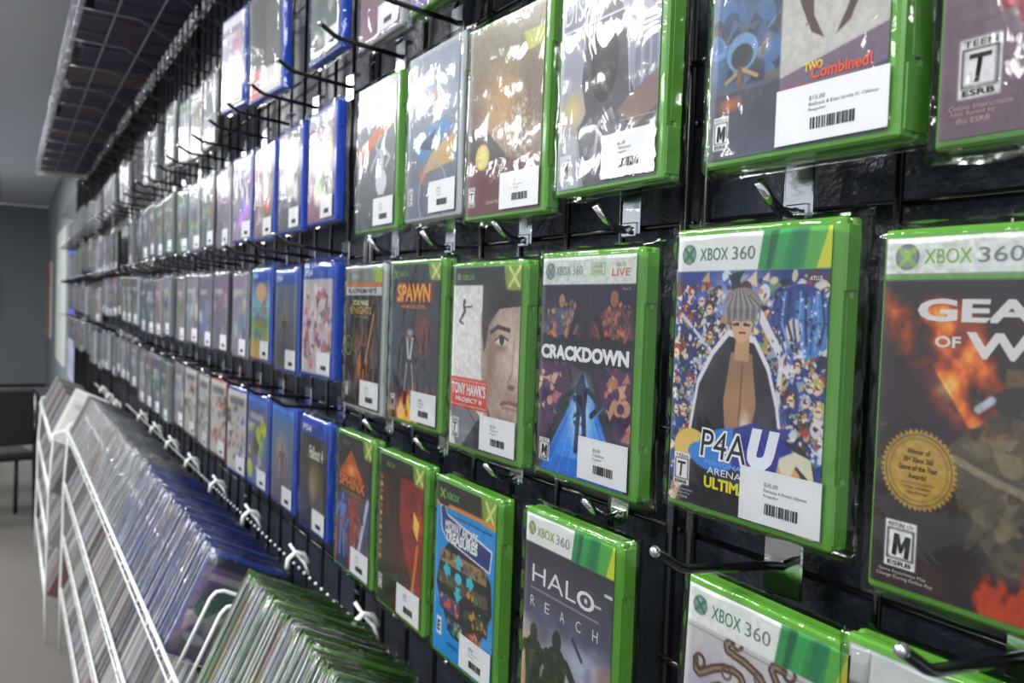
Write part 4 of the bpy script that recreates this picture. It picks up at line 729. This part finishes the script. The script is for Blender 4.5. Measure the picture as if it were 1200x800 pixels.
# ------------------------------------------------------------------ white wire racks with cases filed spine out
PHI = math.radians(25)
RM = Matrix.Rotation(-PHI, 4, 'X') @ Matrix.Rotation(math.pi/2, 4, 'Z')
d_in = Vector((0, math.cos(PHI), -math.sin(PHI))); d_up = Vector((0, math.sin(PHI), math.cos(PHI)))
def rack(x0, x1, oy, oz, label, dividers):
    t = thing('wire_rack', label, 'rack', (x1, 0, 0)); L = x1-x0
    tiers = [(.212+oy, -.556+oz), (.207+oy, -.776+oz), (.205+oy, -.990+oz), (.200+oy, -1.205+oz)]
    for (y, z) in tiers:
        p = Vector((0, y, CH+z)); rail = p-d_in*.006+d_up*.012
        obj('front_rail', MB().tube([(0, rail.y, rail.z), (-L, rail.y, rail.z)], .0036, 8).mesh('front_rail', M['white_wire'], True), t)
        q = p-d_up*.004-d_in*.004; obj('bottom_rail', MB().tube([(0, q.y, q.z), (-L, q.y, q.z)], .0015, 8).mesh('bottom_rail', M['white_wire'], True), t)
        q = p+d_in*.150-d_up*.006; obj('back_rail', MB().tube([(0, q.y, q.z), (-L, q.y, q.z)], .0028, 8).mesh('back_rail', M['white_wire'], True), t)
        q2 = p+d_in*.150+d_up*.10
        n = int(L/.12)
        cw = MB().tube([(0, rail.y, rail.z), (0, (p-d_up*.004-d_in*.006).y, (p-d_up*.004-d_in*.006).z), (0, (p+d_in*.150-d_up*.004).y, (p+d_in*.15-d_up*.004).z), (0, q2.y, q2.z)], .0018, 6).mesh('cross_wire', M['white_wire'], True)
        for k in range(n+1): obj('cross_wire', cw, t, (-L*k/n, 0, 0))
    # end frames
    for xx in (0, -L):
        y0, z0 = tiers[0]; a = Vector((xx, y0, CH+z0)); top = a+d_in*.15+d_up*.16
        obj('end_frame', MB().tube([(xx, top.y, top.z), tuple(a-d_in*.006+d_up*.03), (xx, tiers[1][0]-.004, CH+tiers[1][1]), (xx, tiers[2][0]-.004, CH+tiers[2][1]), (xx, tiers[3][0]-.004, CH+tiers[3][1]), (xx, tiers[3][0], 0)], .0045, 8).mesh('end_frame', M['white_wire'], True), t)
    y0, z0 = tiers[0]
    for dx in dividers:
        a = Vector((dx-x1, y0, CH+z0)); P = [a+d_in*.012, a+d_in*.012+d_up*.115, a+d_in*.016+d_up*.127, a+d_in*.026+d_up*.132, a+d_in*.085+d_up*.132, a+d_in*.095+d_up*.127, a+d_in*.099+d_up*.115, a+d_in*.099]
        obj('divider', MB().tube(P, .0030, 8).mesh('divider', M['white_wire'], True), t)
    # wire ends and mounting hooks along the wall side
    bd = MB(); yy = .428; zt = CH-.447+oz
    for k in range(int(L/.03)): bd.ball((-k*.03-.01, yy, zt), .0030, 6, 3)
    o = obj('wire_ends', bd.mesh('wire_ends', M['white_wire'], True), t); o['kind'] = 'stuff'
    jm = MB().tube([(0, .447, 0), (0, .438, .016), (0, .424, .020), (0, .412, .010), (0, .410, -.006)], .0042, 8).tube([(0, .448, -.02), (0, .44, .0), (-.02, .430, .014), (-.028, .422, .028)], .003, 6).mesh('mounting_hook', M['white_wire'], True)
    for k in range(1, int(L/.32)): obj('mounting_hook', jm, t, (-k*.32+.10, 0, zt+.004))
    return tiers
TA = rack(-3.85, -.55, 0, 0, 'long white wire rack of filed game cases under the hanging rows', [-1.335, -1.262, -2.42])
TB = rack(-5.35, -3.95, -.05, -.05, 'second white wire rack farther down the aisle, with white and red covers', [-4.4])
def bin_case(x, tier, h, t, mk, me, film, label, group, lean=0, over=(.0012, .004, .002, .007)):
    y, z = tier; root = thing('game_case', label, 'game case', group=group)
    p = Vector((x, y, CH+z)) + d_in*(CW/2+rnd.uniform(-.003, .003)) + d_up*(h+rnd.choice((0, 0, 0, .003, .006)))
    root.matrix_world = Matrix.Translation(p) @ RM @ Matrix.Rotation(lean, 4, 'X')
    obj('case_shell', shell_mesh(h, t, mk), root); obj('cover_insert', me, root); obj('plastic_bag', bag_mesh(h, t, int(-x*60) % 3+5, 6, 8, over=over, mk=film), root)
    return root
SP0 = [(.86, .86, .84), (.80, .82, .86), (.25, .26, .30), (.55, .42, .34), (.34, .36, .42), (.75, .74, .70), (.62, .30, .26), (.30, .42, .60), (.70, .60, .40), (.15, .15, .17), (.88, .88, .88), (.50, .52, .54)]
SP = [tuple(.60*v+.40*(.50+.2*(i % 3)/2) for v in c) for i, c in enumerate(SP0)]  # spine colours greyed, bag haze mixed into the ink
bpoolX = [cv_random(300+i, 16, (.80, .82, .80)).mesh(*insert_rect(.190), spine=(.0135, SP[i % 12])) for i in range(14)]
bpoolP = [cv_random(330+i, 16, (.16, .24, .62)).mesh(*insert_rect(.171), spine=(.0125, SP[(i*5+1) % 12])) for i in range(14)]
bpoolG = [cv_random(360+i, 16).mesh(*insert_rect(.171), spine=(.0125, SP[(i*7+2) % 12])) for i in range(14)]
NFILE = 300-sum(1 for o in C.objects if o.name.startswith('game_case'))
TT = .0142; x = -.80; n = {'green': 0, 'blue': 0, 'grey': 0}; seq = []
while x > -3.82:
    if x > -1.19: seq.append((x, 'green'))
    elif -2.16 < x < -1.405: seq.append((x, 'blue'))
    elif x < -2.17: seq.append((x, 'grey'))
    x -= TT+rnd.uniform(.0016, .0032)
greens = [s for s in seq if s[1] == 'green'][::-1]; rest = [s for s in seq if s[1] != 'green']
for k, (x, c) in enumerate(greens):
    mk = 'silver' if k % 9 in (4,) else 'green'
    bin_case(x, TA[0], .190, TT, mk, bpoolX[rnd.randrange(14)], 'film4', '%s-topped filed case in the top rack shelf, %s in front of the blue section' % ('silver' if mk == 'silver' else 'green', ordw(k+1)), 'cases filed in the top rack shelf', lean=rnd.uniform(-.012, .012))
cnt = {'blue': 0, 'grey': 0}
SPLIT = None
for x, c in rest:
    if sum(cnt.values())+len(greens) >= NFILE: SPLIT = x; break
    cnt[c] += 1; k = cnt[c]
    if c == 'blue':
        me = bpoolP[rnd.randrange(14)]
        if k == 1: me = cv_random(901, 60, (.10, .12, .30)).mesh(*insert_rect(.171), spine=(.0125, (.8, .82, .86)))
        bin_case(x, TA[0], .171, TT, 'blue', me, 'film4', 'blue-topped filed case in the top rack shelf, %s behind the wire dividers' % ordw(k), 'cases filed in the top rack shelf', lean=rnd.uniform(-.012, .012))
    else:
        mk = rnd.choice(('silver', 'silver', 'silver', 'grey'));  # mostly the paler shell, its colour standing in for film glare on tops
        if 40 <= k <= 42: mk = 'red'
        bin_case(x, TA[0], .171+(.012 if k > 60 else 0)*0, TT, mk, bpoolG[rnd.randrange(14)], 'film4', '%s-edged filed case in the top rack shelf, %s beyond the blue section' % ({'grey': 'grey', 'silver': 'silver', 'red': 'red'}[mk], ordw(k)), 'cases filed in the top rack shelf', lean=rnd.uniform(-.012, .012))
used = 300; x = -1.40; k = 0
while used < 300 and x > -3.8:
    k += 1; used += 1
    bin_case(x, TA[1], .171, TT, rnd.choice(('grey', 'silver', 'black', 'grey')), bpoolG[rnd.randrange(14)], 'film4', 'bagged game case filed in the second rack shelf, %s from its near end' % ordw(k), 'cases filed in the second rack shelf', lean=0)
    x -= TT+.0022
# the remaining filed cases, too thin to pick apart: one object of many small boxes
def stuff_cases(segs):
    V = []; F = []; col = []; R3 = RM.to_3x3()
    for (xa, xb, tier, h) in segs:
        x = xa
        while x > xb:
            y, z = tier; p = Vector((x, y, CH+z))+d_in*(CW/2)+d_up*(h+rnd.uniform(-.004, .004)); b = MB().box(-CW/2+rnd.uniform(0, .003), CW/2, 0, TT, -h+.004, 0)
            nn = len(V); V += [tuple(R3 @ Vector(v)+p) for v in b.V]; F += [tuple(i+nn for i in f) for f in b.F]
            kk = .62 if int(x*9) % 3 else .40; c = lin(tuple(v*kk+.08 for v in SP[rnd.randrange(12)])); col += [c+(1,)]*8; x -= TT+.0022
    me = mesh('filed_cases', V, F, M['ink']); at = me.color_attributes.new('ink', 'FLOAT_COLOR', 'POINT'); at.data.foreach_set('color', np.array(col, np.float32).ravel()); return me
o = thing('filed_game_cases', 'rows of thin bagged cases filling the lower shelves of the white wire racks', 'game cases', me=stuff_cases([(SPLIT, -3.82, TA[0], .171), (x, -3.82, TA[1], .171), (-1.6, -3.82, TA[2], .171), (-1.8, -3.82, TA[3], .171), (-4.15, -5.3, TB[0], .171), (-3.98, -5.3, TB[1], .171), (-3.98, -5.3, TB[2], .171), (-3.98, -5.3, TB[3], .171)])); o['kind'] = 'stuff'
# white cards with red print at the near end of the second rack
for k, (xx, s, lab) in enumerate(((-3.99, 1.0, 'white card with red print standing at the near end of the second rack'), (-4.09, 1.12, 'taller pale card behind the red-printed white card'))):
    t = thing('divider_card', lab, 'card'); t.matrix_world = Matrix.Translation(Vector((xx, TB[0][0], CH+TB[0][1]))+d_in*.075+d_up*.20*s) @ RM
    obj('card_board', MB().box(-.075, .075, 0, .004, -.20*s, 0).mesh('card_board', M['paper']), t)
    p = Paint(20, (.86, .86, .84)); p.rect(.3, .5, .8, 1.2, (.78, .36, .34)); p.rect(.1, .15, .9, .3, (.7, .72, .74)); obj('card_print', p.mesh(-.07, .07, -.19*s, -.01, -.001), t)

# ------------------------------------------------------------------ overhead wire shelf with boxes
SZ = CH+.765; SY0, SY1 = .145, .440
SX0, SX1 = -6.3, -1.3
t = thing('overhead_shelf', 'long steel wire shelf above the hanging cases, loaded with dark boxes', 'shelf', (0, 0, 0))
for y in (SY0, SY0+.10, SY0+.20, SY1): obj('long_rail', MB().tube([(SX0, y, SZ), (SX1, y, SZ)], .0035, 6).mesh('long_rail', M['steel'], True), t)
obj('front_lip', MB().tube([(SX0, SY0, SZ+.035), (SX1, SY0, SZ+.035)], .004, 6).mesh('front_lip', M['steel'], True), t)
rm = MB().tube([(0, SY0, SZ+.035), (0, SY0, SZ+.003), (0, SY1, SZ+.003)], .0018, 5).mesh('cross_wire', M['steel'], True)
k = 0
for x in np.arange(SX0, SX1, .165): obj('cross_wire', rm, t, (float(x), 0, 0))
br = MB().tube([(0, SY0, SZ-.006), (0, .30, SZ-.008), (0, .445, SZ-.085), (0, .440, SZ-.070)], .0032, 6).mesh('bracket', M['steel'], True)
for x in np.arange(SX0+.1, SX1, .33): obj('bracket', br, t, (float(x), 0, 0))
obj('end_bar', MB().box(SX0-.004, SX0+.012, SY0, SY1, SZ-.01, SZ+.02).mesh('end_bar', M['white_wire']), t)
x = SX1-.02; k = 0
while x > SX0+.1:
    L = rnd.uniform(.24, .42); k += 1; mk = ('navy', 'plum', 'navy', 'brown')[k % 4]; dp = rnd.uniform(.22, .26)
    b = thing('storage_box', '%s flat box lying on the overhead shelf, %s from its near end' % ({'navy': 'dark navy', 'plum': 'dark plum', 'brown': 'dull brown'}[mk], ordw(k)), 'box', (x-L/2, SY1-.02-dp/2, SZ+.006), group='boxes on the overhead shelf')
    obj('box_body', fix_normals(MB().box(-L/2+.008, L/2-.008, -dp/2, dp/2, 0, .08, .003).mesh('box_body', M[mk])), b); obj('lid', fix_normals(MB().box(-L/2+.005, L/2-.005, -dp/2-.003, dp/2+.003, .075, .10, .003).mesh('lid', M[mk])), b)
    x -= L
x = -1.5; k = 0
while x > SX0:
    k += 1; L = rnd.uniform(.10, .2); b = thing('shelf_package', 'pale glossy package standing on the front edge of the overhead shelf, %s along' % ordw(k), 'package', (x-L/2, SY0-.004, SZ+.006), group='packages on the overhead shelf')
    b.location.y = SY0+.012; obj('package_body', fix_normals(MB().box(-L/2+.004, L/2-.004, -.006, .010, 0, rnd.uniform(.06, .11), .002).mesh('package_body', M['pale'])), b)
    x -= L+rnd.uniform(.0, .03)
bpy.context.view_layer.update()
